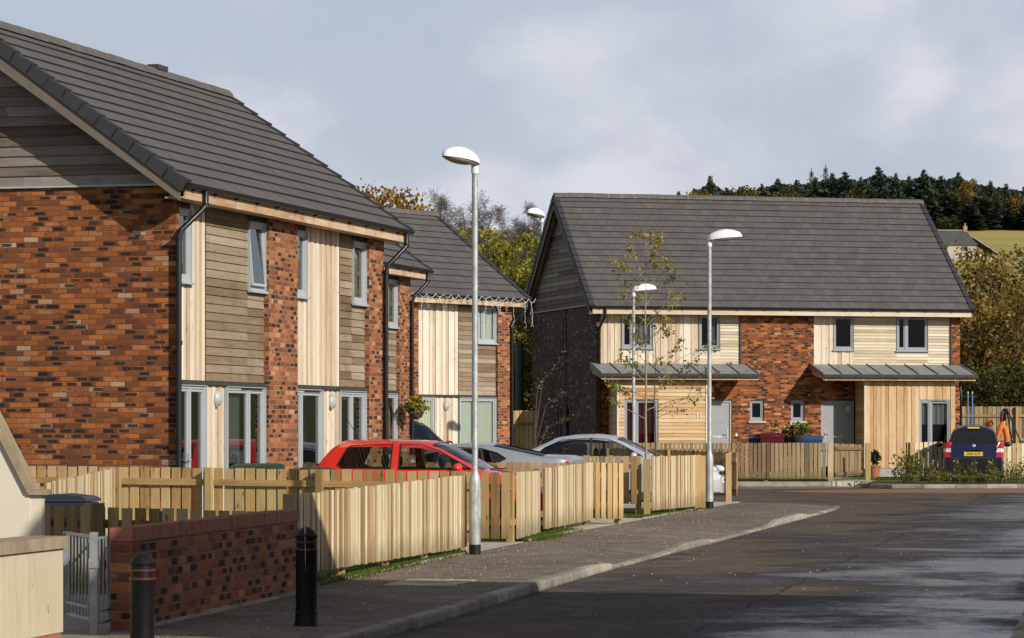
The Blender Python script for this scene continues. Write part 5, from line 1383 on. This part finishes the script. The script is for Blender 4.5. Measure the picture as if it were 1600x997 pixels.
b = MB(); b.tube([(-.08, .33, 1.25), (-.04, .1, 1.28), (0, 0, 1.22)], .012, 6); [b.tube([(0, 0, 1.22), (.24*math.cos(k*2.09), .24*math.sin(k*2.09), .25)], .005, 4) for k in range(3)]; b.build('bracket', 'black', hb)
pot_plant('potted_topiary', 'small round clipped bush in a terracotta pot by the timber bay', (gx(1366, 92.6), 92.6, .06), ([(.14, 0), (.19, .36), (.21, .36), (.21, .42), (.17, .42)], 'terracotta', 'pot'), [(0, 0, .66, .19, .19, .21), (0, 0, .66, .12, .12, .14)], 2600, .024, 'leaf_olive', 33, 'topiary', clump=.02)
pot_plant('planter_on_stand', 'white flowered plant in a raised planter between the small windows', (gx(1244, 91.5), 91.5, .1), ([(.045, 0), (.045, .95), (.1, 1.0), (.26, 1.2), (.26, 1.25)], 'bin_navy', 'stand'), [(0, 0, 1.42, .38, .36, .2)], 700, .05, 'leaf_shrub', 35, 'plant', petals=60)
for i, (px, Y, z, rr, h, lf, lab) in enumerate([(1227, 92, .95, .32, .3, 'leaf_olive', 'dark rounded shrub left of the raised planter'), (1262, 91.6, .85, .3, .32, 'leaf_shrub', 'yellowish leafy shrub right of the raised planter'),
                                        (1212, 92.3, 1.25, .35, .45, 'leaf_brown', 'thin straggly brown shrub behind the maroon bin')]):
    pot_plant('shrub', lab, (gx(px, Y), Y, .1), None, [(0, 0, z, rr, rr, h)], 500 if i < 2 else 120, .05, lf, 40+i, 'shrub', [[(0, 0, 0), (.03, 0, z*.6), (.1*(-1)**i, .02, z+h*.5)], [(0, 0, 0), (-.05, .02, z*.7), (-.2, 0, z+.1)]])
r_ = thing('swing_frame', 'pair of slim blue poles with yellow caps behind the blue people carrier', 'poles', (gx(1515, 100), 100, .0))
for i, x in enumerate((-.055, .085)):
    b = MB(); b.tube([(x, 0, 0), (x, 0, 2.72)], .024, 10); p_ = b.build('pole', 'blue_pole', r_); b = MB(); b.tube([(x, 0, 2.72), (x, 0, 2.78)], .027, 10); b.build('cap', 'yellow', p_)
r_ = thing('play_frame', 'black tripod frame with a bundle of cords beside the blue people carrier', 'frame', (gx(1567, 96), 96, .0))
b = MB(); tp = (.12, 0, 2.2)
for q in ((-.42, -.1, .9), (.62, -.1, .96), (.4, .5, .9), (-.2, .5, .9)): b.tube([tp, q], .022, 6)
b.tube([(-.42, -.1, .9), (.95, -.15, .98)], .03, 6)
for k in range(4): b.tube([(.02+.04*k, 0, 2.2), (-.08+.05*k, -.05, 1.95), (.02+.03*k, 0, 1.6)], .022, 5)
b.tube([(.1, .2, 0), (.1, .2, .95)], .05, 8); b.build('frame', 'black', r_)
b = MB(); b.tube([(-.02, -.02, 2.12), (-.06, -.04, 1.9), (.0, 0, 1.7)], .05, 8); b.build('strap', 'bin_red', r_)
r_ = thing('inflatable_float', 'bright orange inflatable float hanging in the black tripod frame', 'float', (gx(1567, 95.8), 95.8, .95))
b = MB(); b.tube([(-.20, 0, .08), (-.23, 0, .40), (-.12, 0, .72), (.02, -.02, .92), (.1, 0, .98)], [.08, .10, .12, .10, .05], 10); b.tube([(.14, .02, .06), (.17, .02, .4), (.10, .02, .70), (.02, 0, .9)], [.09, .13, .12, .06], 10); b.build('tube', 'orange', r_, 60); r_.scale = (.78, .78, .86)
b = MB(); b.tube([(-.3, -.02, .18), (.28, -.02, .2)], .03, 6); b.build('strap', 'black', r_)
b = MB(); b.ell((0, 0, 0), .2, .14, .12, 12, 8); b.ell((.1, 0, .05), .12, .12, .1, 10, 6); b.tube([(0, 0, -.1), (0, 0, -1.6)], .02, 6)
o = b.build('orange_ball', 'orange', None, 60); place(o, gx(1545, 96.5), 96.5, 1.72, 0); o.scale = (.7, .7, .8); tag(o, 'small orange object peeping over the roof of the blue people carrier', 'toy')
# =================================================================== PLANTS
def young_tree(label, loc, h, r, seed, br, leafs, bark='bark_pale'):
    """br: (height fraction, length, angle, rise, leaf count) per branch"""
    root = thing('young_tree', label, 'tree', loc, 0, 'young street trees'); rng = np.random.default_rng(seed); mb = MB()
    pts = [Vector((rng.normal()*.02*i/8, rng.normal()*.02*i/8, -.1+(h+.1)*i/9)) for i in range(10)]; mb.tube(pts, [max(.005, r*(1-.88*i/9)) for i in range(10)], 7); C = []; Rn = []
    for t, L, an, rise, n in br:
        k = t*9; i = min(8, int(k)); a = pts[i].lerp(pts[i+1], k-i); d = Vector((math.cos(an), math.sin(an)*.8, rise)).normalized()
        m = a+d*L*.5+Vector((0, 0, .02*L)); q = a+d*L+Vector((rng.normal()*.05, 0, -.03*L)); rr = max(.004, r*(1-.8*t)*.45); mb.tube([a, m, q], [rr, rr*.7, .003], 5, False)
        segs = [(a, m, .25), (m, q, 1.0)]
        for s in range(3):
            b0 = a.lerp(q, .35+.55*rng.random()); e = b0+(d+Vector((rng.normal()*.7, rng.normal()*.7, .3+rng.normal()*.3))).normalized()*L*.38; mb.tube([b0, e], [rr*.45, .003], 4, False); segs.append((b0, e, 1.0))
        for _ in range(n):
            s = segs[rng.integers(len(segs))]
            if rng.random() > s[2]: continue
            c = np.array(s[0].lerp(s[1], rng.random()**.7)); mm = int(rng.integers(1, 5)); C.append(c+rng.normal(size=(mm, 3))*.05-np.array([0, 0, .025])); Rn.append(np.clip(rng.normal(.5, .25)+rng.normal(size=mm)*.15, 0, 1))
    mb.build('trunk', bark, root, 50); C = np.concatenate(C); A, B = rand_axes(len(C), .034, .6, rng); quads('crown', C, A, B, np.concatenate(Rn), leafs, root); return root
rb_ = random.Random(4); up_ = [(.60+.40*k/15, (1.15-.9*k/15)*rb_.uniform(.6, 1.2), rb_.uniform(-.9, .9)+(0 if k % 5 in (0, 2, 3) else 3.14), rb_.uniform(.4, 1.1), 27) for k in range(15)]
low_ = [(.36, 1.0, .1, .35, 10), (.33, .9, 3.0, .5, 12), (.42, .8, .4, .8, 12), (.46, .7, 2.7, .8, 10), (.5, .6, .2, .8, 8), (.53, .5, 3.3, .9, 8)]
young_tree('taller young tree with sparse yellow leaves behind the bright fence', (gx(1009, 61.5), 61.5, 0), 5.55, .032, 5, up_+low_, 'leaf_young')
br2 = [(.50, 1.35, .15, .42, 26), (.55, 1.15, 3.0, .5, 34), (.6, 1.0, .3, .75, 34), (.66, .95, 2.8, .65, 34), (.62, 1.5, -.1, .30, 20), (.72, .8, .1, .9, 34), (.78, .7, 2.9, .9, 28), (.85, .55, .5, 1.1, 26), (.92, .4, 2.6, 1.2, 18), (.47, .7, .6, .3, 12), (.7, 1.45, .05, .55, 26), (.58, .8, 3.4, .2, 22)]
young_tree('shorter young tree with brownish leaves beside the taller one', (gx(1024, 63), 63, 0), 3.9, .026, 9, br2, 'leaf_shrub', 'bark')
def wild_branches():
    root = thing('sapling', 'straggly sapling with thin leafy branches in front of the dark gable', 'tree', (gx(835, 92), 92, 0)); rng = np.random.default_rng(3); mb = MB(); C = []
    for k, (dx, z) in enumerate([(1.0, 2.7), (.75, 3.6), (1.1, 1.9), (.5, 1.4), (1.5, 1.2), (.2, 3.1), (.9, .9)]):
        P = [Vector((0, 0, z*.35)), Vector((dx*.35, -.1, z*.85)), Vector((dx, -.2, z))]; mb.tube(P, [.022, .014, .005], 5, False)
        for j in range(34):
            t = rng.random(); c = P[0].lerp(P[1], t) if rng.random() < .25 else P[1].lerp(P[2], t); C.append(np.array(c)+rng.normal(size=3)*.07)
    mb.tube([(0, 0, -.1), (0, 0, 1.3)], [.035, .02], 6); mb.build('trunk', 'bark', root)
    C = np.array(C); A, B = rand_axes(len(C), .036, .6, rng); quads('crown', C, A, B, rng.random(len(C))*.8+.2, 'leaf_brown', root)
wild_branches()
# planting bed shrubs
def shrub_proto(seed, w, h, n):
    C, A, B, Rn = leaf_cloud([(0, 0, h*.55, w*.8, w*.7, h*.5), (w*.3, 0, h*.4, w*.6, w*.6, h*.4)], n, .045, .09, 9, seed)
    k = C[:, 2] > .02; root = thing('bed_shrub', 'low leafy shrub in the planting bed by the kerb', 'shrub', group='low shrubs in the planting bed'); quads('foliage', C[k], A[k], B[k], Rn[k], 'leaf_shrub', root)
    mb = MB(); rng = np.random.default_rng(seed)
    for i in range(9): mb.tube([(0, 0, 0), (rng.normal()*w*.35, rng.normal()*w*.3, h*.5), (rng.normal()*w*.6, rng.normal()*w*.5, h*(.8+.3*rng.random()))], [.008, .006, .003], 4, False)
    mb.build('stem', 'bark', root); return root
ps = [shrub_proto(71, .40, .72, 300), shrub_proto(72, .48, .52, 300), shrub_proto(73, .26, .72, 150)]
spots = [(1412, 87.6, 0, 1.05), (1432, 88.2, 0, 1.0), (1452, 87.3, 2, .8), (1470, 88, 1, .7), (1490, 87.2, 1, .6), (1496, 88, 2, .85), (1520, 87.6, 2, .8), (1536, 87.4, 1, .6), (1548, 88.2, 2, .85), (1562, 87.8, 1, .7), (1580, 88.3, 2, .8), (1598, 87.6, 2, .9), (1622, 88.2, 0, .8), (1425, 86.9, 1, .55), (1462, 86.8, 1, .5), (1508, 86.9, 1, .5), (1550, 87.0, 1, .5), (1588, 87.0, 1, .5)]
used = set()
for px, Y, k, s in spots:
    if k not in used: used.add(k); place(ps[k], gx(px, Y), Y, .03, px); ps[k].scale = (s,)*3
    else: dup(ps[k], (gx(px, Y), Y, .03), px*1.7, scale=s)
# grass
def grass(name, polys, n, h, seed, label=None):
    rng = np.random.default_rng(seed); C = []
    for (x0, y0, x1, y1, wd, z) in polys:
        t = rng.random(n); C.append(np.stack([x0+(x1-x0)*t+rng.normal(size=n)*wd*.5, y0+(y1-y0)*t, np.full(n, z)], 1))
    C = np.concatenate(C); N = len(C); hh = h*(.4+rng.random(N)); A = np.stack([rng.normal(size=N)*h*.35, rng.normal(size=N)*h*.35, hh], 1); an = rng.random(N)*6.28
    B = np.stack([np.cos(an), np.sin(an), np.zeros(N)], 1)*.007
    C[:, 2] += hh*.4; o = quads(name, C, A*.6, B, rng.random(N)*.8, 'grass_blade'); o['kind'] = 'stuff'; o['label'] = label or 'short green grass along the foot of the pavement fences'; o['category'] = 'grass'; return o
grass('grass', [(xf(30.4)-.16, 30.4, xf(38.7)-.14, 38.7, .2, 0), (xf(30.4)-.08, 30.4, xf(38.7)-.07, 38.7, .08, 0), (xf(43.2)-.18, 43.2, xf(47.4)-.2, 47.4, .24, 0), (xf(53.8)-.2, 53.8, xf(60)-.12, 60, .2, 0), (1.6, 54.3, 2.3, 56.5, .5, 0), (.2, 43, .5, 45.3, .25, 0)], 3400, .045, 5)
grass('grass', [(10.6, 90.6, 12.0, 91.6, .8, .05), (10.6, 92, 12, 93, .8, .05)], 1600, .06, 6, 'bright green lawn in front of the timber bay')

# trees behind the houses
tg = 'trees behind the houses'
def T_(label, px, Y, ells, n, size, clump, per, leaf, seed, th=5, tr=.16, limbs=14, spread=1.6, bark='bark'):
    x = gx(px, Y); z = Hh(x, Y); return tree('broadleaf_tree', label, (x, Y, z), th, tr, ells, n, size, clump, per, leaf, seed, tg, limbs, spread, bark)
T_('orange autumn tree rising above the ridge of the angled house', 612, 125, [(-.2, 0, 8.15, 1.5, 1.4, 1.35), (-1.0, 0, 7.6, 1.1, 1.1, 1.2), (.9, 0, 7.7, 1.0, 1.1, 1.1), (-.6, 0, 6.6, 1.9, 1.6, 1.8), (.7, 0, 6.8, 1.5, 1.5, 1.7), (0, 0, 4.5, 2, 1.8, 2)], 24000, .09, .22, 34, 'leaf_gold', 101, 7)
T_('small orange tree beside the verge of the near terrace roof', 564, 128, [(0, 0, 7.5, 1.1, 1.1, 1.5), (-.2, 0, 5, 1.4, 1.4, 2)], 7000, .10, .24, 34, 'leaf_gold', 103, 6)
T_('brown orange tree behind the right verge of the angled house', 700, 122, [(0, 0, 6.7, .95, 1, 1.3), (.1, 0, 4.8, 1.3, 1.2, 1.8)], 4200, .08, .2, 30, 'leaf_gold', 105, 6)
for i, (px, Y, top, rr, lab) in enumerate([(738, 117, 365, 1.5, 'yellow green tree immediately left of the near lamp column'), (782, 115, 383, 1.5, 'bright yellow green tree right of the near lamp column'), (822, 116, 368, 1.25, 'yellow green tree nearest the dark gable verge'), (722, 112, 420, 1.2, 'low green tree over the angled house roof')]):
    h = hz(top, Y)-Hh(0, Y); T_(lab, px, Y, [(0, 0, h-rr*.9, rr, rr, rr), (-rr*.6, 0, h-rr*1.9, rr, rr, rr*1.2), (rr*.6, 0, h-rr*2, rr, rr, rr*1.2), (0, 0, h*.35, rr*1.1, rr, h*.3)], 8500, .075, .17, 34, 'leaf_green', 110+2*i, h*.8)
T_('ivy clad olive tree in the gap left of the dark brick gable', 815, 105, [(0, 0, 4.6, .85, .8, 1.6), (.1, 0, 2.6, .95, .8, 1.6), (.2, 0, 1.0, .9, .8, 1)], 6000, .07, .17, 24, 'leaf_brown', 131, 5)
T_('dark shadowy tree behind the olive one left of the gable', 808, 108.5, [(0, 0, 4, 1.3, .8, 2.5), (0, 0, 1.6, 1.3, .8, 1.6)], 4000, .09, .2, 30, 'leaf_olive', 133, 5)
o = MB(); o.tube([(0, 0, -.2), (0, 0, 4.4)], .14, 10); o = o.build('green_post', 'bin_green'); place(o, gx(812, 101), 101, 0, 0); tag(o, 'dark green post in the gap beside the dark gable', 'post')
def bare_tree(label, px, Y, top, seed, spread=1.7, lean=0):
    x = gx(px, Y); z = Hh(x, Y); h = hz(top, Y)-z; root = thing('bare_tree', label, 'tree', (x, Y, z), 0, 'bare trees on the slope'); rng = np.random.default_rng(seed); mb = MB()
    ends = limb_tubes(mb, (0, 0, -.3), h*.93, .13, spread, 30, rng, 4, .3, rise=1.3); mb.build('trunk', 'twig', root, 50)
    C = []; A = []
    for a, p, q in ends:
        for k in range(34):
            s = np.array(p.lerp(q, rng.random())) if rng.random() < .8 else np.array(a.lerp(p, rng.random())); d = rng.normal(size=3)*np.array([.7, .7, .6])+np.array([0, 0, .1]); s = s+rng.normal(size=3)*.10; d *= .17/np.linalg.norm(d); C.append(s+d); A.append(d)
    C = np.array(C); A = np.array(A); B = np.cross(A, rng.normal(size=A.shape)); B *= (.0085/np.linalg.norm(B, axis=1))[:, None]
    # fine twigs and a few dead leaves in the crown
    quads('crown', C, A, B, np.full(len(C), .5), 'twig', root); return root
for i, (px, Y, top, sp, lab) in enumerate([(683, 150, 290, 1.15, 'tall bare tree right of the orange tree'), (728, 152, 306, 1.2, 'bare tree left of the near lamp column'), (766, 150, 306, 1.5, 'wide bare tree right of the near lamp column'), (800, 154, 326, 1.3, 'bare tree midway between the near lamp and the dark gable'),
                                          (838, 158, 318, 1.1, 'bare tree behind the distant lamp head'), (752, 160, 335, 1.5, 'low bare tree behind the yellow green trees'), (712, 158, 345, 1.2, 'small bare tree over the brown orange tree'), (820, 150, 345, 1.2, 'small bare tree behind the gable lamp')]):
    bare_tree(lab, px, Y, top, 200+i, sp)
for i, (px, Y, top, rr, lf, lab) in enumerate([(1500, 128, 398, 1.9, 'leaf_brown', 'tawny tree touching the right roof verge'), (1545, 124, 402, 2.0, 'leaf_brown', 'golden autumn tree below the field'), (1597, 127, 396, 2.2, 'leaf_brown', 'golden tree cut by the right edge'), (1575, 117, 470, 2.0, 'leaf_brown', 'lower tawny tree at the right edge'), (1520, 116, 480, 1.6, 'leaf_brown', 'tawny tree just right of the house end wall'), (1640, 122, 420, 2.2, 'leaf_brown', 'golden tree beyond the right edge')]):
    h = hz(top, Y)-Hh(0, Y); T_(lab, px, Y, [(0, 0, h-rr*.8, rr, rr, rr*.9), (-rr*.5, 0, h-rr*1.9, rr*1.1, rr, rr*1.1), (rr*.6, 0, h-rr*2, rr, rr, rr*1.1), (0, 0, h*.35, rr*1.2, rr, h*.32)], 9500, .085, .24, 30, lf, 240+2*i, h*.85, limbs=18, spread=2)
for i, (px, top, rr, lab) in enumerate([(1562, 562, 1.5, 'big dark olive bush behind the tall boundary fence'), (1607, 556, 1.5, 'dark olive bush at the right edge behind the fence'), (1520, 590, 1.1, 'dark bush beside the end of the pair of houses')]):
    Y = 110; h = hz(top, Y)-Hh(0, Y); T_(lab, px, Y, [(0, 0, h-rr*.8, rr, rr, rr*.8), (-rr*.5, 0, h*.4, rr*1.1, rr, h*.4), (rr*.6, 0, h*.35, rr, rr, h*.4)], 7500, .06, .2, 34, 'leaf_olive', 270+2*i, h*.7, .1)

# hilltop wood
def conifer(seed, h, w):
    rng = np.random.default_rng(seed); C = []; A = []; B = []; Rn = []
    nl = 17
    for i in range(nl):
        t = i/(nl-1); z = h*(.10+.88*t); r = w*(1-t)**.75*(.75+.5*rng.random())+.12; nb = int(7+7*(1-t))
        for k in range(nb):
            a = rng.random()*6.283; L = r*(.6+.6*rng.random()); d = np.array([math.cos(a), math.sin(a), -.15+.25*t]); s = np.array([-math.sin(a), math.cos(a), 0]); v = .25+.4*t+rng.normal()*.15
            for q in (.35, .65, .9):
                for _ in range(2):
                    C.append(d*L*q+np.array([0, 0, z])+rng.normal(size=3)*.11); A.append(d*L*.30+rng.normal(size=3)*.06); B.append(s*(.32*(1.15-q)*L+.10)+np.array([0, 0, rng.normal()*.16])); Rn.append(v+.22*q+rng.normal()*.1)
    root = thing('conifer', 'dark green conifer in the wood along the hilltop', 'conifer', group='conifers on the hilltop'); mb = MB(); mb.tube([(0, 0, -1), (0, 0, h*.6), (0, 0, h)], [.2, .11, .02], 6); mb.build('trunk', 'bark', root)
    quads('crown', np.array(C), np.array(A), np.array(B), np.array(Rn), 'needle', root); return root
protos = [conifer(300+i, 8.6, w) for i, w in enumerate((1.9, 1.55, 2.2, 1.25))]; used = set(); rng = np.random.default_rng(55)
tops = [(1060, 300), (1085, 296), (1110, 276), (1135, 294), (1160, 292), (1190, 288), (1215, 280), (1245, 282), (1275, 278), (1300, 272), (1320, 270), (1345, 278), (1372, 262), (1400, 272), (1420, 276), (1443, 266), (1470, 276), (1497, 270), (1520, 280), (1548, 284), (1572, 288), (1600, 292), (1630, 285)]
tp = lambda px: float(np.interp(px, [t[0] for t in tops], [t[1] for t in tops]))
cs = [(px, 418, top, .95) for px, top in tops]
for row, (Y, dy, st) in enumerate([(408, 20, 17), (424, 6, 13), (434, 9, 15), (412, 38, 20)]):
    px = 1180+row*5 if row != 3 else 1440
    while px < 1650: cs.append((px+rng.normal()*4, Y+rng.normal()*2, tp(px)+dy+abs(rng.normal()*9), 1.0)); px += st*(.8+.4*rng.random())
for i, (px, Y, top, wf) in enumerate(cs):
    x = gx(px, Y); z = Hh(x, Y); h = hz(top, Y)-z
    if h < 1.5: continue
    s = h/8.6; k = 1 if (i == 2) else int(rng.integers(4)); sc = (max(s, .8)*wf*(1.15+.45*rng.random()),)*2+(s,)
    if k not in used: used.add(k); place(protos[k], x, Y, z, rng.random()*6); protos[k].scale = sc
    else: dup(protos[k], (x, Y, z), rng.random()*6, scale=sc)
rw = np.random.default_rng(77); n = 34000; pxs = 1090+(1690-1090)*rw.random(n); Yw = 437+9*rw.random(n); C = np.stack([(pxs-CX)*Yw/F, Yw, np.zeros(n)], 1)
zg = np.array([Hh(0, y) for y in Yw]); zt = np.array([hz(tp(q)+8, y) for q, y in zip(pxs, Yw)]); C[:, 2] = zg+(zt-zg)*rw.random(n); A, B = rand_axes(n, .30, .7, rw)
wo = quads('woodland', C, A, B, rw.random(n)*.5, 'needle'); tag(wo, 'dense dark mass of the wood behind the hilltop conifers', 'woodland', kind='stuff')
for i, (px, top, lf) in enumerate([(1092, 296, 'leaf_brown'), (1148, 292, 'leaf_olive'), (1172, 294, 'leaf_brown'), (1235, 290, 'leaf_olive'), (1225, 298, 'leaf_brown'), (1512, 282, 'leaf_brown'), (1590, 302, 'leaf_brown'), (1335, 292, 'leaf_olive'), (1560, 300, 'leaf_olive')]):
    Y = 414; x = gx(px, Y); z = Hh(x, Y); h = hz(top, Y)-z; rr = 1.7
    tree('broadleaf_tree', 'brownish broadleaf tree among the conifers on the hilltop', (x, Y, z), h*.8, .16, [(0, 0, h-rr, rr, rr, rr), (.5, 0, h-rr*1.8, rr, rr, rr*1.2), (-.6, 0, h*.45, rr, rr, h*.35)], 2200, .16, .3, 16, lf, 330+i, 'broadleaf trees in the hilltop wood', 12, 1.6)
x = gx(1483, 404); tree('round_bush', 'rounded olive bush at the foot of the hilltop wood above the farmhouse', (x, 404, Hh(x, 404)), 1.2, .12, [(0, 0, .9, 1.8, 1.4, 1.1), (.8, 0, .6, 1.2, 1, .9), (-.9, 0, .7, 1.3, 1, .9)], 2600, .1, .2, 20, 'leaf_olive', 351, None, 8, 1, cat='bush')

def farmhouse():
    Y = 300; x = gx(1500, Y); z = hz(398, Y)-1; root = thing('farmhouse', 'distant farmhouse with slate roofs below the hilltop wood', 'farmhouse', (x, Y, z), R(4))
    zr, ze = hz(358, Y)-z, hz(382, Y)-z
    b = MB()
    b.box(-6, 1.55, 0, 4, -2, ze+.0); b.box(1.55, 3.8, 1.0, 4, -2, ze-.9); b.build('wall', 'stone', root)
    r = MB(); r.face([(-6, -.2, ze-.05), (1.75, -.2, ze-.05), (1.0, 2, zr), (-6, 2, zr)]); r.face([(-6, 4.2, ze-.05), (-6, 2, zr), (1.0, 2, zr), (1.75, 4.2, ze-.05)]); r.face([(1.75, -.2, ze-.05), (1.75, 4.2, ze-.05), (1.0, 2, zr)])
    r.face([(1.5, .9, zr-.75), (4.0, .9, ze-.85), (4.0, 4.1, ze-.85), (1.5, 4.1, zr-.75)]); r.build('roof', 'slate', root)
    l = MB(); l.bar((-6, 2, zr+.02), (1.0, 2, zr+.02), .14, .08); l.bar((1.5, .88, zr-.72), (4.0, .88, ze-.82), .1, .09); l.build('ridge', 'mortar', root)
    c = MB(); c.box(.75, 1.12, 1.8, 2.2, zr-.4, zr+.42); c.lathe([(.1, zr+.42), (.08, zr+.72)], 8, (.93, 2)); c.build('chimney', 'coping', root)
    c = MB(); c.box(3.05, 3.3, 2.8, 3.1, ze-1, ze+.35); c.build('chimney', 'terracotta', root)
    w_ = MB(); w_.box(.15, .75, -.03, .02, ze-.65, ze-.2); w_.build('window', 'room', root)
    d = MB(); d.tube([(-1.6, -.08, ze-.1), (-1.6, -.08, -1)], .07, 6); d.build('downpipe', 'terracotta', root)
farmhouse()
def pylon(label, px, top):
    Y = 800; root = thing('pylon', label, 'pylon', (gx(px, Y), Y, Hh(0, Y)-.5), R(20), 'pylons beyond the wood'); h = hz(top, Y)-(Hh(0, Y)-.5); b = MB()
    W = lambda t: 2.2*(1-t)**1.6+.32
    for sx in (-1, 1):
        for sy in (-1, 1):
            for i in range(8): a, c = i/8, (i+1)/8; b.tube([(sx*W(a), sy*W(a), h*a), (sx*W(c), sy*W(c), h*c)], .09, 4, False)
    for i in range(8):
        a, c = i/8, (i+1)/8
        for sy in (-1, 1): b.tube([(-W(a), sy*W(a), h*a), (W(c), sy*W(c), h*c)], .06, 4, False); b.tube([(W(a), sy*W(a), h*a), (-W(c), sy*W(c), h*c)], .06, 4, False)
    for t, l in ((.72, 1.7), (.82, 2.0), (.92, 1.4)): b.tube([(-l, 0, h*t), (0, 0, h*(t+.03)), (l, 0, h*t)], .09, 4)
    b.tube([(0, 0, h*.95), (0, 0, h*1.03)], .1, 4); b.build('lattice', 'lead', root)
pylon('small lattice pylon rising left behind the conifers', 1268, 268); pylon('taller lattice pylon just right of the smaller one', 1290, 262)

def litter(name, label, n, seed, place_, zf, size):
    rng = np.random.default_rng(seed); y = 16+50*rng.random(n)**1.0; f = place_(rng, n); L = np.array([xf(q) for q in y]); K = np.array([xk(q) for q in y]); x, z = zf(f, L, K, y)
    C = np.stack([x, y, z], 1); A, B = rand_axes(n, size, .7, rng); A[:, 2] = np.abs(A[:, 2])*.6; B[:, 2] *= .5; C[:, 2] += .006
    o = quads(name, C, A, B, rng.random(n), 'litter'); tag(o, label, 'leaf litter', kind='stuff')
def kz(y): return np.array([kh(q) for q in y])
litter('leaf_litter', 'pale grit and tiny fallen leaves scattered over the pavement', 7000, 91, lambda r, n: r.random(n), lambda f, L, K, y: (L+(K-.15-L)*f, np.where(f > .6, kz(y)*np.clip((f-.55)/.45, 0, 1), 0)), .0085)
litter('leaf_litter', 'sparse tiny fallen leaves scattered over the road', 500, 92, lambda r, n: r.random(n)**1.5, lambda f, L, K, y: (K+.02+5.0*f, np.full(len(f), -.1)), .012)
